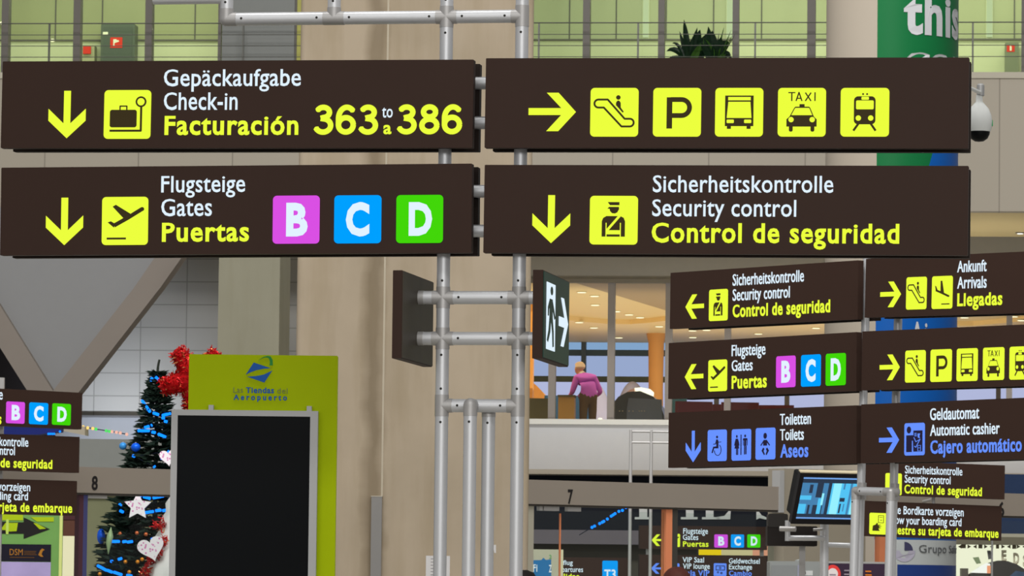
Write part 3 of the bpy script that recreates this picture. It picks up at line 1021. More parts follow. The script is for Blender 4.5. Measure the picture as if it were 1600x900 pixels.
FB = Fr(P(1347, 600, 31.83), P(1404, 600, 31.42) - P(1347, 600, 31.75))
fb = thing('tubular_frame', 'four-legged tube frame under the oblique sign rack', 'frame', FB)
for px in (1347, 1398):
    tube(None, fb, (FB.x(px, 700), 0, -FB.o.z), (FB.x(px, 700), 0, FB.z(px, 390)), r=0.0295, name='pole', both=False)
zb = FB.z(1370, 768)
FBy = -0.11
for px in (1337, 1392):
    x = FB.x(px, 768, FBy)
    tube(None, fb, (x, FBy, -FB.o.z), (x, FBy, zb), r=0.0295, name='pole')
    coupling(fb, (x, FBy, zb), ((1, 0, 0) if px < 1360 else (-1, 0, 0), D_, (0, 1, 0)), 0.031, 0.06)
tube(None, fb, (FB.x(1337, 768, FBy), FBy, zb), (FB.x(1392, 768, FBy), FBy, zb), r=0.0295, name='crossbar')
for px in (1347, 1398):
    coupling(fb, (FB.x(px, 768), 0, zb), (U, D_, (0, -1, 0)), 0.031, 0.06)
for py in (440, 480, 550, 590, 660, 700):
    tube(None, fb, (FB.x(1290, py), 0, FB.z(1347, py)), (FB.x(1440, py), 0, FB.z(1347, py)), r=0.022, screws=False, name='sign_rail')

# ------------------------------------------------------------------ gate signs left and right, far signs
GC = 'gate signs'
s = Sign('small sign with B, C, D tiles at the left edge of the picture', (-150, 658.5), (-150, 599.5), (127.5, 671), 45.3, 46.6, depth=0.1, plate=0.1, group=GC)
s.bcd([(9, 38, 627, 661), (45, 74.5, 628.5, 662.5), (81, 110, 630, 663.5)])
s.text('Flugsteige', -52, 4, 621.5, 606)
s.text('Gates', -52, -18, 641, 627)
s.text('Puertas', -52, 2, 660, 645, 'yel', True)
s = Sign('small security control sign above the boarding card sign at left', (-150, 730.5), (-150, 672.5), (123.5, 739), 45.3, 46.6, depth=0.1, plate=0.1, group=GC)
s.text('Sicherheitskontrolle', -57, 44, 694.5, 681)
s.text('Security control', -57, 23, 708.5, 695.5)
s.text('Control de seguridad', -57, 81.5, 728, 714.5, 'yel', True)
s = Sign('small boarding card sign just above the green arrow poster', (-150, 800), (-150, 744), (119.5, 806), 45.3, 46.6, depth=0.1, plate=0.1, group=GC)
s.text('Bitte Bordkarte vorzeigen', -91, 47, 764, 751.5)
s.text('Show your boarding card', -91, 43.5, 778.5, 766)
s.text('Muestre su tarjeta de embarque', -91, 112.5, 796.5, 783, 'yel', True)
cf = fr(-1, 700, 46.4)
lp = thing('sign_post', 'grey post behind the small signs at left edge', 'post', cf)
MB().box(-0.035, 0.035, 0, 0.07, -cf.o.z, cf.z(0, 590)).build('pole', M['cpl'], lp)

s = Sign('small security control sign hung right of the tube frame', (1353, 772.5), (1356, 718.5), (1569.5, 780.5), 53.2, 54.0, depth=0.1, plate=0.1, group=GC)
s.tile(1383, 1408.5, 739, 773, 'yel')
s.text('Sicherheitskontrolle', 1414, 1503.5, 739.5, 727.5)
s.text('Security control', 1413.5, 1485, 754, 742)
s.text('Control de seguridad', 1413, 1534, 770.5, 757.5, 'yel', True)
s = Sign('small boarding card sign with hand pictogram beside the tube legs', (1352, 837.5), (1353, 782.5), (1564.5, 845), 53.2, 54.0, depth=0.1, plate=0.1, group=GC)
s.tile(1358, 1385, 801, 834.5, 'yel', 'boarding')
s.text('Bitte Bordkarte vorzeigen', 1386, 1505.5, 802.5, 790)
s.text('Show your boarding card', 1388, 1502, 818, 806)
s.text('Muestre su tarjeta de embarque', 1386, 1560, 834, 821.5, 'yel', True)
ef = fr(1459, 700, 53.76)
rp = thing('sign_hanger', 'thin grey rod linking the two small security and boarding card signs at right', 'hanger', ef)
MB().tube((0, 0.02, ef.z(1459, 840)), (0, 0.02, ef.z(1459, 722)), 0.02, 10).build('rod', M['cpl'], rp)
MB().tube((0, 0.02, 2.86 - ef.o.z), (0, 1.62, 2.86 - ef.o.z), 0.02, 10).build('bracket', M['cpl'], rp)

GF = 'far signs beyond the gates'
s = Sign('far sign with left arrow lettered Puertas behind the orange post', (999.5, 857.5), (1000, 821), (1198.5, 859.5), 72, 72.3, depth=0.12, plate=0.12, group=GF)
s.arrow('left', 1018, 1039.5, 835, 853)
s.tile(1042, 1062.5, 834, 854.5, 'yel', 'takeoff')
s.text('Flugsteige', 1067.5, 1106, 834, 825.5)
s.text('Gates', 1067, 1091, 843.5, 835.5)
s.text('Puertas', 1067, 1107, 853.8, 846, 'yel', True)
s.bcd([(1116, 1137, 835, 855.5), (1142, 1162.5, 835, 855.5), (1167.5, 1188, 835, 855.5)])
s = Sign('far sign lettered VIP lounge and Exchange in white and blue', (999, 905), (999.5, 866.5), (1197.5, 907.5), 72, 72.3, depth=0.12, plate=0.12, group=GF)
s.arrow('left', 1017, 1038.5, 880, 896.5, 'blu')
s.tile(1040, 1061.5, 880, 900, 'blu')
s.text('VIP Saal', 1066.5, 1100, 878.5, 870.5)
s.text('VIP lounge', 1067, 1109, 888.5, 880.5)
s.text('Sala VIP', 1067, 1108.5, 899.5, 891, 'blu', True)
s.tile(1115, 1135, 880, 900, 'blu', 'exchange')
s.text('Geldwechsel', 1139, 1187, 880.3, 872.5)
s.text('Exchange', 1139, 1175, 889.5, 882)
s.text('Cambio', 1139, 1174.5, 899.5, 892, 'blu', True)
s = Sign('far sign lettered Departures with a blue T3 tile', (858, 911), (858.5, 870.5), (985, 912), 72, 72.2, depth=0.12, plate=0.12, group=GF)
s.text('Abflug', 867, 895, 882.5, 875.5)
s.text('Departures', 866.5, 911, 893.5, 886)
s.text('Salidas', 868, 905, 904.5, 896.5, 'yel', True)
t3 = s.tile(941, 965, 876, 909, 'cya')
a, b = s.f.uv(944, 904), s.f.uv(962, 890.5)
lettering(t3, 'T3', a[0], b[0], a[1], b[1] - a[1], M['wht'], True, y=-0.004, name='letter')
sp = thing('sign_post', 'slim grey post carrying the two far signs with left arrows', 'post', fr(1012, 880, 72.5))
pf = fr(1012, 880, 72.5)
MB().box(-0.03, 0.03, -0.36, 0.06, -pf.o.z, pf.z(1012, 822)).build('pole', M['cpl'], sp)
MB().box(pf.x(1190, 880) - 0.03, pf.x(1190, 880) + 0.03, -0.075, 0.06, -pf.o.z, pf.z(1012, 822)).build('pole', M['cpl'], sp)
pg = fr(900, 880, 72.25)
sp2 = thing('sign_post', 'slim grey post carrying the far T3 departures sign', 'post', pg)
MB().box(-0.03, 0.03, 0.0, 0.06, -pg.o.z, pg.z(900, 875)).build('pole', M['cpl'], sp2)

# ------------------------------------------------------------------ lime totem with screen
kf = Fr(P(528, 900, 22.0), Vector((1, 0.0, 0)))
kf.o = kf.o - Vector((0, 0, kf.o.z))
kf = Fr(kf.o, Vector((1, 0, 0)))
kx = lambda px, py=620: kf.x(px, py)
kz = lambda py, px=400: kf.z(px, py)
tot = thing('advertising_totem', 'lime green shopping totem with a dark upright screen', 'totem', kf)
lime = dif('lime_green_laminate', (158, 177, 4), 0.5, var=0.03, spec=0.05)
MB().box(kx(295.5, 560), kx(527, 600), 0, 0.09, 0.05, kz(554.5), bev=0.004).build('panel', lime, tot)
MB().box(kx(280, 620), kx(540, 620), -0.2, 0.3, 0, 0.05, bev=0.01).build('base', M['cpl'], tot)
greyf = dif('light_grey_bezel', (150, 150, 150), 0.4, 0.2, var=0.02)
fx0, fx1, fz1, fz0 = kf.x(268, 640, -0.07), kf.x(497, 640, -0.07), kf.z(380, 641, -0.07), 0.62
bz = MB()
bw = 0.031
bz.box(fx0, fx0 + bw, -0.07, -0.03, fz0, fz1)
bz.box(fx1 - 0.038, fx1, -0.07, -0.03, fz0, fz1)
bz.box(fx0 + bw, fx1 - 0.038, -0.07, -0.03, fz1 - 0.028, fz1)
bz.box(fx0 + bw, fx1 - 0.038, -0.07, -0.03, fz0, fz0 + 0.03)
bz.box(fx0, fx1, -0.03, 0.0, fz0, fz1)
bz.build('screen_frame', greyf, tot)
scr = dif('dark_screen_glass', (14, 16, 18), 0.10, var=0.15, scale=1.5, raw=True, spec=0.12)
MB().box(fx0 + bw, fx1 - 0.038, -0.058, -0.03, fz0 + 0.03, fz1 - 0.028).build('screen', scr, tot)
for px in (331, 484):
    MB().box(kx(px) - 0.012, kx(px) + 0.012, -0.05, 0.0, fz1, fz1 + 0.025).build('bracket', greyf, tot)
lblue = dif('logo_blue', (18, 82, 160), 0.4, var=0.05)
lgreen = dif('logo_green', (36, 128, 52), 0.4, var=0)
def kp(pts): return [kf.uv(a, b) for a, b in pts]
lm = MB()
lm.prism(kp([(384, 585.5), (396.5, 566.5), (423, 575.3), (412, 576.2), (400, 578.6), (390, 582.4)]), -0.003, 0)
lm.prism(kp([(386.5, 588.6), (400, 587.6), (412, 585.4), (425.5, 579), (413, 597.8)]), -0.003, 0)
lm.prism(kp([(404, 562.5), (411, 558), (418, 556), (423, 557), (426, 562.5), (426.3, 571), (421, 571), (422, 565), (420, 560), (416, 558.3), (411, 559.3)]), -0.003, 0, 1)
lm.build('logo', [lblue, lgreen], tot)
lg_grey = dif('logo_grey', (112, 124, 70), 0.4, var=0)
lettering(tot, 'Las', kx(364.5), kx(379.5), kz(614), kz(605.5) - kz(614), lg_grey, off=-0.004)
lettering(tot, 'Tiendas', kx(384), kx(428), kz(614), kz(605.5) - kz(614), lblue, True)
lettering(tot, 'del', kx(433), kx(449), kz(614.5), kz(606) - kz(614.5), lg_grey, off=-0.004)
lettering(tot, 'Aeropuerto', kx(365), kx(448.5), kz(625), kz(617) - kz(625), lblue, True, space=1.5)

# ------------------------------------------------------------------ surveillance camera behind the right sign
sf = fr(1537, 175, 21.35)
cam_t = thing('surveillance_camera', 'white dome surveillance camera beyond the top right sign end', 'camera', sf)
k_ = 21.35 / 7000
whp = dif('white_camera_plastic', (196, 198, 196), 0.35, var=0.02)
MB().lathe([(0.001, 45 * k_), (3.5 * k_, 44.5 * k_), (6 * k_, 42 * k_), (6 * k_, 26 * k_), (5 * k_, 25 * k_)], (-5 * k_, 0.0, 0)).build('swivel', dif('grey_swivel', (150, 150, 150), 0.4, 0.3, var=0), cam_t, True)
MB().lathe([(5 * k_, 26 * k_), (5.5 * k_, 16 * k_), (9 * k_, 12 * k_), (15 * k_, 5 * k_), (19 * k_, -5 * k_), (20.5 * k_, -15 * k_), (19.5 * k_, -25 * k_), (17.5 * k_, -31 * k_)], (-7 * k_, 0, 0)).build('housing', whp, cam_t, True)
MB().lathe([(17 * k_, -30 * k_), (16.5 * k_, -35 * k_), (13 * k_, -42 * k_), (7 * k_, -46 * k_), (0.001, -47 * k_)], (-7 * k_, 0, 0)).build('dome', M['black'], cam_t, True)
MB().box(12.2 * k_, 14 * k_, -0.012, 0.012, -22 * k_, -13 * k_).build('sticker', dif('green_sticker', (50, 150, 90), 0.5, var=0), cam_t)
MB().tube((-5 * k_, 0, 30 * k_), (-60 * k_, -0.46, 30 * k_), 0.009, 12).build('bracket', whp, cam_t, True)

# ------------------------------------------------------------------ gate header beams, posts and glass
HD = lambda px: 48.5 + (px - 130) * 0.00497
_a, _b = P(130, 928, HD(130)), P(1600, 939, HD(1600))
_a.z = _b.z = 0
HF = Fr(_a, _b - _a)
hx_ = lambda px, py=770: HF.x(px, py)
HZ0, HZ1 = 2.712, 2.992
beam_m = dif('grey_gate_header', (123, 115, 106), 0.5, var=0.04, scale=1.5)
strip_m = dif('dark_gasket', (58, 54, 50), 0.6, var=0)
num_m = dif('black_numeral', (30, 28, 28), 0.5, var=0)
copper = dif('copper_post', (196, 120, 84), 0.45, 0.0, var=0.06)
pst = dif('dark_grey_post', (62, 60, 56), 0.5, 0.2, var=0.03)
gl = glass('gate_glass', (246, 250, 248), 0.985)


def gate(label, pa, pb, num, npx, posts, group='passenger gates'):
    g = thing('gate_header', label, 'gate', HF, group)
    a, b = hx_(pa), hx_(pb)
    MB().box(a, b, 0, 0.16, HZ0, HZ1, bev=0.004).build('header_beam', beam_m, g)
    MB().box(a, b, 0.01, 0.15, HZ0 - 0.022, HZ0).build('gasket', strip_m, g)
    if num:
        x0_, x1_, y0_, y1_ = npx
        lettering(g, num, HF.x(x0_, y1_), HF.x(x1_, y1_), HF.z(x0_, y1_), HF.z(x0_, y0_) - HF.z(x0_, y1_), num_m, False, off=0.028, name='numeral')
    for (p0, p1, mt) in posts:
        MB().box(hx_(p0, 850), hx_(p1, 850), 0.03, 0.13, 0, HZ0 - 0.02).build('post', mt, g)
    return g


g8 = gate('gate header beam with numeral 8 left of the lime totem', -120, 300, '8', (143, 152.5, 744.5, 765), ((131.5, 138, dif('bluish_post', (66, 68, 110), 0.4, 0.2, var=0.04)), (125, 131.5, dif('maroon_post', (70, 44, 52), 0.5, var=0.04))))
MB().box(hx_(139.5, 850), hx_(300, 850), 0.075, 0.087, 0.02, HZ0 - 0.06).build('glass_leaf', gl, g8)
MB().box(hx_(139, 850), hx_(140.3, 850), 0.07, 0.092, 0.02, HZ0 - 0.06).build('glass_edge', copper, g8)
cl = MB()
cl.box(hx_(141), hx_(171), 0.05, 0.11, HF.z(150, 778.5), HZ0 - 0.02)
cl.build('clamp', M['cpl'], g8)
g7 = gate('long gate header beam with numeral 7 right of the concrete column', 760, 1217, '7', (887, 895, 765.5, 786.5), ((1043, 1052.5, copper), (1052.5, 1061, pst), (822, 836, dif('pale_door_post', (150, 146, 132), 0.5, 0.1, var=0.03))))
for a, b in ((881, 1043), (1062, 1215), (838, 879.5)):
    MB().box(hx_(a, 850), hx_(b, 850), 0.075, 0.087, 0.02, HZ0 - 0.06).build('glass_leaf', gl, g7)
MB().box(hx_(880, 850), hx_(881.6, 850), 0.07, 0.092, 0.02, HZ0 - 0.1).build('glass_edge', copper, g7)
for a, b in ((854, 878), (891, 912), (847, 852)):
    MB().box(hx_(a), hx_(b), 0.05, 0.11, HF.z(880, 798.5), HZ0 - 0.015).build('clamp', M['cpl'], g7)
MB().box(hx_(1216.5), hx_(1223), -0.03, 0.13, HF.z(1220, 801), HF.z(1220, 735)).build('end_bar', greyf, g7)
g6 = gate('gate header beam at lower right, mostly hidden by the boarding card sign', 1352, 1760, '6', (1559.5, 1569, 785, 806), ((1377, 1388, copper),))
MB().box(hx_(1389, 850), hx_(1700, 850), 0.075, 0.087, 0.02, HZ0 - 0.06).build('glass_leaf', glass('gate_glass_clear', (250, 252, 250), 0.985), g6)
MB().box(hx_(1556, 850), hx_(1557.3, 850), 0.07, 0.092, 0.02, HZ0 - 0.06).build('glass_edge', greyf, g6)
gp = thing('gate_pillar', 'plain grey pillar between the gates, behind the wall monitor', 'pillar', HF)
MB().box(hx_(1223.3, 800), hx_(1351, 800), -0.02, 0.3, 0, HF.z(1290, 734)).build('cladding', dif('grey_pillar_cladding', (128, 121, 108), 0.55, var=0.04), gp)

# white double tube frame beyond gate 7
wf = fr(985, 700, 60)
wfr = thing('tubular_frame', 'slender white double tube frame standing beyond gate 7', 'frame', wf)
for px in (985.5, 1017.5):
    MB().tube((wf.x(px, 700), 0, -wf.o.z), (wf.x(px, 700), 0, wf.z(1000, 672)), 0.022, 16).build('pole', M['cpl'], wfr, True)
for py in (674, 691):
    MB().tube((wf.x(985.5, 700), 0, wf.z(985, py)), (wf.x(1052, 700), 0, wf.z(985, py)), 0.016, 14).build('crossbar', M['cpl'], wfr, True)

# shop name on the navy fascia: only the feet of the letters show below the header
sgn = thing('shop_lettering', 'white serif shop lettering on the navy fascia behind gate 7', 'lettering', Fr(FP(1000, 800, 85.995), FA.X))
sfr = Fr(FP(1000, 800, 85.995), FA.X)
ivory = dif('ivory_letters', (206, 208, 206), 0.5, var=0)
def sp_(mb, pts): mb.prism([sfr.uv(a, b) for a, b in pts], -0.04, 0.0)
def stem(mb, x0, x1, s0, s1):
    sp_(mb, [(x0, 768), (x1, 768), (x1, 808.5), (x0, 808.5)])
    sp_(mb, [(s0, 808), (s1, 808), (s1, 811.5), (s0, 811.5)])
for parts in ([('st', 999, 1011.5, 992, 1018), ('p', [(985, 766), (1025, 766), (1025, 776), (1022, 770), (988, 770), (985, 776)])],
              [('st', 1039, 1050, 1034, 1056), ('st', 1072, 1084, 1064, 1090), ('p', [(1050, 786), (1072, 786), (1072, 789), (1050, 789)])],
              [('st', 1103, 1115, 1097, 1125), ('p', [(1120, 808), (1132, 806), (1139, 798), (1142, 798), (1141, 811.5), (1120, 811.5)]), ('p', [(1097, 766), (1140, 766), (1140, 776), (1130, 769.5), (1097, 769.5)]), ('p', [(1113, 786), (1130, 786), (1130, 789.5), (1113, 789.5)])],
              [('p', [(1182, 798), (1185, 798), (1190, 805), (1198, 808.5), (1206, 808), (1213, 803), (1214, 797), (1205, 790), (1190, 783), (1184, 776), (1187, 768), (1200, 764), (1212, 766), (1216, 764), (1216, 777), (1213, 777), (1208, 769), (1200, 767.5), (1194, 770), (1194, 776), (1205, 782), (1219, 789), (1226, 799), (1220, 809), (1206, 812.5), (1195, 811.5), (1187, 809.5), (1182, 812)])]):
    lm = MB()
    for q in parts:
        if q[0] == 'st': stem(lm, *q[1:])
        else: sp_(lm, q[1])
    lm.build('letter', ivory, sgn)

# ------------------------------------------------------------------ Christmas trees
rnd = random.Random(7)
KT = 56.8 / 7000
tb = P(240, 930, 56.8)
tree = thing('christmas_tree', 'dark green Christmas tree with blue lights behind gate 8', 'tree', (tb.x, tb.y, 0))
zt_ = lambda py: gz(240, py, 56.8)
TOP = zt_(572)
slope = 0.285


def trad(z): return max(0.02, (TOP - z) * slope)


fol = MB()
fir = dif('dark_fir_needles', (20, 34, 26), 0.7, var=0.35, scale=14, raw=True)
z = 0.45
while z < TOP - 0.05:
    R0 = trad(z)
    n = max(5, int(9 + R0 * 13))
    for i in range(n):
        a = 2 * math.pi * (i + rnd.random() * 0.8) / n
        L = R0 * rnd.uniform(0.84, 1.12)
        lift = rnd.uniform(-0.03, 0.10) + 0.08 * (z / TOP)
        dirv = Vector((math.cos(a), math.sin(a), 0))
        ns = max(3, int(L / 0.085))
        for k in range(ns):
            t = (k + 0.6) / ns
            if t < 0.3: continue
            c = dirv * L * t + Vector((0, 0, z + lift * t * L * 1.6 - 0.06 * t))
            for q in range(5):
                yaw = rnd.uniform(-1.0, 1.0)
                d = Vector((math.cos(a + yaw), math.sin(a + yaw), rnd.uniform(-0.25, 0.45))).normalized()
                ln = rnd.uniform(0.09, 0.16)
                s1 = d.orthogonal().normalized()
                s2 = d.cross(s1)
                w = 0.034
                fol.add([c + s1 * w, c - s1 * w * .5 + s2 * w * .87, c - s1 * w * .5 - s2 * w * .87, c + d * ln, c - d * 0.03], [(0, 1, 3), (1, 2, 3), (2, 0, 3), (1, 0, 4), (2, 1, 4), (0, 2, 4)])
    z += 0.085
fol.build('foliage', fir, tree)
MB().path([(0, 0, 0.02), (0, 0, TOP - 0.1), (0.01, 0, TOP + 0.02), (0.025, 0, TOP + 0.09)], [0.05, 0.02, 0.016, 0.014]).build('trunk', dif('dark_trunk', (40, 44, 38), 0.8, var=0.1, raw=True), tree)
MB().lathe([(0.4, 0), (0.4, 0.03), (0.12, 0.1), (0.07, 0.3)], (0, 0, 0)).build('stand', M['black'], tree, True)


def on_tree(px, py, out=0.03):
    """The point of the tree's near surface seen at this place of the photograph."""
    d = fwd + cr * ((px - 800) / F) + cu_ * ((450 - py) / F)
    y = tb.y
    for _ in range(6):
        p = CAM + d * (y / d.y)
        r = trad(p.z) + out
        dx = p.x - tb.x
        y = tb.y - math.sqrt(max(0.0004, r * r - dx * dx)) if abs(dx) < r else tb.y
    return CAM + d * (y / d.y)


led = em('blue_led', (14, 120, 255), 2.0)
wire_m = dif('dark_wire', (16, 22, 40), 0.5, var=0, raw=True)
strands = [
    ('string of blue tube lights round the tip of the dark tree', [((238, 590), (235, 596)), ((243, 589), (248, 594))]),
    ('string of blue tube lights just below the red star arm', [((222, 626), (234, 643)), ((239, 645), (248, 648)), ((254, 649), (266, 646)), ((253, 653), (257, 653)), ((257, 658), (261, 659))]),
    ('string of blue tube lights beside the screen top corner', [((226, 668), (233, 666)), ((236, 665), (238, 664)), ((216, 673), (233, 673)), ((237, 675), (243, 676)), ((247, 678), (259, 683))]),
    ('string of scattered blue lights just above gate header 8', [((240.5, 728.5), (242, 730)), ((208, 712), (210, 713)), ((262, 705), (263.5, 706)), ((252, 716), (253, 717))]),
    ('string of blue lights beside the upper point of the white star', [((217, 773), (221, 775)), ((224, 776), (235, 779)), ((239, 778), (256, 775)), ((259, 774), (266, 774))]),
    ('string of blue lights under the right arm of the white star', [((187, 788), (188.5, 790)), ((188, 798), (192, 800)), ((227, 801), (240, 799)), ((243, 798), (252, 797)), ((254, 798), (260, 797))]),
    ('string of blue lights level with the white heart', [((174, 846), (186, 846)), ((192, 846.5), (197, 846)), ((199, 847), (207, 846)), ((236, 843), (242, 841)), ((246, 839), (253, 837))]),
    ('string of blue lights sweeping down below the white heart', [((173.5, 877), (176, 877)), ((185, 874), (190, 872.5)), ((153, 884), (166, 891)), ((168, 891), (175, 894)), ((178, 894), (190, 898)), ((198, 899), (206, 900))]),
]
for lab, segs in strands:
    p0 = on_tree(*segs[0][0])
    g = thing('light_string', lab, 'string lights', p0, 'blue light strings on the tree')
    o = Vector(p0)
    pts = []
    for a, b in segs:
        A, B = on_tree(*a, 0.05) - o, on_tree(*b, 0.05) - o
        d = B - A
        MB().path([A - d * .05, A, B, B + d * .05], [0.005, 0.019, 0.019, 0.005], 8).build('bulb', led, g, True)
        pts += [A + Vector((0, .03, 0)), B + Vector((0, .03, 0))]
    MB().path(pts, 0.005, 6).build('wire', wire_m, g)

# ornaments
spk = bpy.data.materials.new('white_pink_speckled')
spk.use_nodes = True
_nt = spk.node_tree
_tc = _nt.nodes.new('ShaderNodeTexCoord'); _vo = _nt.nodes.new('ShaderNodeTexVoronoi'); _rp = _nt.nodes.new('ShaderNodeValToRGB')
_vo.inputs['Scale'].default_value = 26
_rp.color_ramp.elements[0].position = 0.22; _rp.color_ramp.elements[0].color = (0.62, 0.16, 0.42, 1)
_rp.color_ramp.elements[1].position = 0.36; _rp.color_ramp.elements[1].color = (0.86, 0.80, 0.86, 1)
_nt.links.new(_tc.outputs['Object'], _vo.inputs['Vector']); _nt.links.new(_vo.outputs['Distance'], _rp.inputs[0])
_nt.links.new(_rp.outputs[0], _nt.nodes['Principled BSDF'].inputs['Base Color'])


def hang(name, label, px, py, pts, m, cat='ornament', th=0.05, out=0.14, group=None):
    o = on_tree(px, py, out)
    mb = MB().prism([(a * KT, b * KT) for a, b in pts], 0, th)
    ob = mb.build(name, m)
    ob.location = o
    tag(ob, label, cat, group)
    return ob


star = [((22 if i % 2 == 0 else 11) * math.sin(math.pi * i / 5), (22 if i % 2 == 0 else 11) * math.cos(math.pi * i / 5)) for i in range(10)]
hang('star_ornament', 'white speckled star ornament on the tree below gate header 8', 215, 791, star, spk)


def at_cone(ob, px, py, D):
    ob.location = P(px, py, D)
    return ob


def heart(sz, rot=0.0):
    out = []
    for i in range(40):
        t = 2 * math.pi * i / 40
        x, y = 16 * math.sin(t) ** 3, 13 * math.cos(t) - 5 * math.cos(2 * t) - 2 * math.cos(3 * t) - math.cos(4 * t)
        x, y = x * sz / 16, y * sz / 16
        out.append((x * math.cos(rot) - y * math.sin(rot), x * math.sin(rot) + y * math.cos(rot)))
    return out


at_cone(hang('heart_ornament', 'white speckled heart ornament leaning beside the red tinsel garland', 234, 857, heart(19, 0.3), spk, group='heart ornaments'), 236, 856, 51.75)
hang('heart_ornament', 'pale heart ornament half hidden by the screen above gate header 8', 263, 714, heart(14, 0.1), spk, group='heart ornaments')
bb = dif('bright_blue_bauble', (18, 90, 220), 0.25, 0.2, var=0.05, raw=True)
lb = dif('light_blue_bauble', (60, 140, 210), 0.3, 0.1, var=0.05, raw=True)
for px, py, rx, rz, m, lab in ((158, 838, 6.5, 12, bb, 'glossy blue egg-shaped bauble at the left side of the tree'), (192, 697, 6, 6, lb, 'light blue bauble at the left tip above gate header 8'), (212, 699, 7.5, 7, bb, 'deep blue bauble beside the light blue one above gate header 8')):
    o = on_tree(px, py, 0.06)
    b = thing('bauble', lab, 'bauble', o, 'blue baubles')
    MB().ball((0, 0, 0), rx * KT, rx * KT, rz * KT).build('ball', m, b, True)
    MB().tube((0, 0, rz * KT * .96), (0, 0, rz * KT * 1.14), 0.01, 10).build('cap', M['cpl'], b)
lf = on_tree(172, 845, 0.12)
ob = MB().path([(0.01, 0, 0.17), (0.0, 0, 0.06), (-0.015, 0, -0.03), (-0.02, 0, -0.17)], [0.003, 0.042, 0.038, 0.003], 10).build('icicle_ornament', dif('pale_green_icicle', (140, 160, 120), 0.3, 0.2, var=0.1), None, True)
ob.location = lf
tag(ob, 'pale green spindle ornament beside the blue egg bauble', 'ornament')
for i, (px, py) in enumerate(((188, 834), (214, 833), (228, 835), (196, 878), (215, 878), (222, 874), (202, 894), (156, 897))):
    m = dif('amber_bauble_%d' % i, (206, 130, 40) if i > 2 else (190, 100, 60), 0.3, 0.3, var=0.05, raw=True)
    ob = MB().ball((0, 0, 0), 0.026).build('small_bauble', m, None, True)
    ob.location = on_tree(px, py, 0.06)
    tag(ob, 'tiny amber bauble among the lower branches of the dark tree', 'bauble', 'tiny amber baubles')

# white cone tree with red garland, topped by a big tinsel star
KC = 52.4 / 7000
cbase = P(305, 930, 52.4)
cone = thing('cone_tree', 'white snowy cone tree behind the lime totem', 'tree', (cbase.x, cbase.y, 0))
ctop = gz(305, 634, 52.4)
cm = MB()
prof = []
nn = 40
for k in range(nn + 1):
    zz = 0.02 + (ctop - 0.02) * k / nn
    r = max(0.01, (ctop - zz) * 0.29) + (0.035 if k % 2 == 0 and k < nn else 0.0)
    prof.append((r, zz))
cm.lathe(prof, (0, 0, 0), 36)
cm.build('snowy_cone', dif('snow_white_flock', (208, 206, 206), 0.8, var=0.1, scale=8), cone, True)
tin = dif('red_tinsel', (178, 20, 24), 0.28, 0.35, var=0.35, scale=30, raw=True)
tin_hi = dif('gold_flecked_tinsel', (216, 140, 90), 0.25, 0.5, var=0.2, raw=True)


def tinsel(mb, p, nrm_fun, n, ln):
    for _ in range(n):
        d = nrm_fun()
        w = d.orthogonal().normalized() * rnd.uniform(0.006, 0.011)
        q = p + d * ln * rnd.uniform(0.5, 1.1)
        tw = d.cross(w) * 0.4
        mb.add([p - w, p + w, q + w * .6 + tw, q - w * .6 + tw], [(0, 1, 2, 3)], 1 if rnd.random() < 0.11 else 0)


rv = lambda: Vector((rnd.gauss(0, 1), rnd.gauss(0, 1), rnd.gauss(0, 1))).normalized()
st = thing('tinsel_star', 'big red tinsel star on top of the white cone tree', 'star', P(305, 592, 52.2))
sm = MB()
body = []
for i in range(10):
    a = math.radians(122 + 36 * i)
    r = (59 if i % 2 == 0 else 27) * KC
    body.append((r * math.cos(a), r * math.sin(a)))
# rounded arms: stubby capsules from centre outwards
arms = [Vector((math.cos(math.radians(122 + 72 * i)), 0, math.sin(math.radians(122 + 72 * i)))) for i in range(5)]
for d in arms:
    sm.path([d * 0, d * 25 * KC, d * 48 * KC, d * 55 * KC], [22 * KC, 16 * KC, 11 * KC, 6 * KC], 14)
    for _ in range(330):
        t = rnd.random() ** 0.8
        rr = (20 - 9 * t) * KC
        ang = rnd.uniform(0, 2 * math.pi)
        side = Vector((-d.z, 0, d.x))
        p = d * (t * 54 * KC) + side * (rr * math.cos(ang)) + Vector((0, 1, 0)) * (rr * math.sin(ang))
        tinsel(sm, p, rv, 2, 0.055)
sm.build('tinsel', [tin, tin_hi], st)
MB().tube((0, 0, -25 * KC), (0, 0, -62 * KC), 0.015, 10).build('spike', M['cpl'], st)
for i, (lab, a0, z0, turns) in enumerate((('red tinsel garland twisting down the white cone tree beside the heart', 228, 2.27, -0.2), ('short red tinsel tuft at the left of the white cone above the heart', 212, 2.46, -0.03))):
    gm = MB()
    prev = None
    npt = 40 if i == 0 else 8
    for k in range(npt):
        t = k / (npt - 1)
        zz = z0 - t * (1.35 if i == 0 else 0.06)
        a = math.radians(a0 + 360 * turns * t)
        r = (ctop - zz) * 0.29 + 0.06
        p = Vector((r * math.cos(a), r * math.sin(a), zz))
        for _ in range(9 if i == 0 else 4):
            tinsel(gm, p + rv() * 0.05 + rv() * 0.02, rv, 3, 0.07)
    gb = gm.build('tinsel_garland', [tin, tin_hi])
    gb.location = (cbase.x, cbase.y, 0)
    tag(gb, lab, 'garland', 'red tinsel garlands')

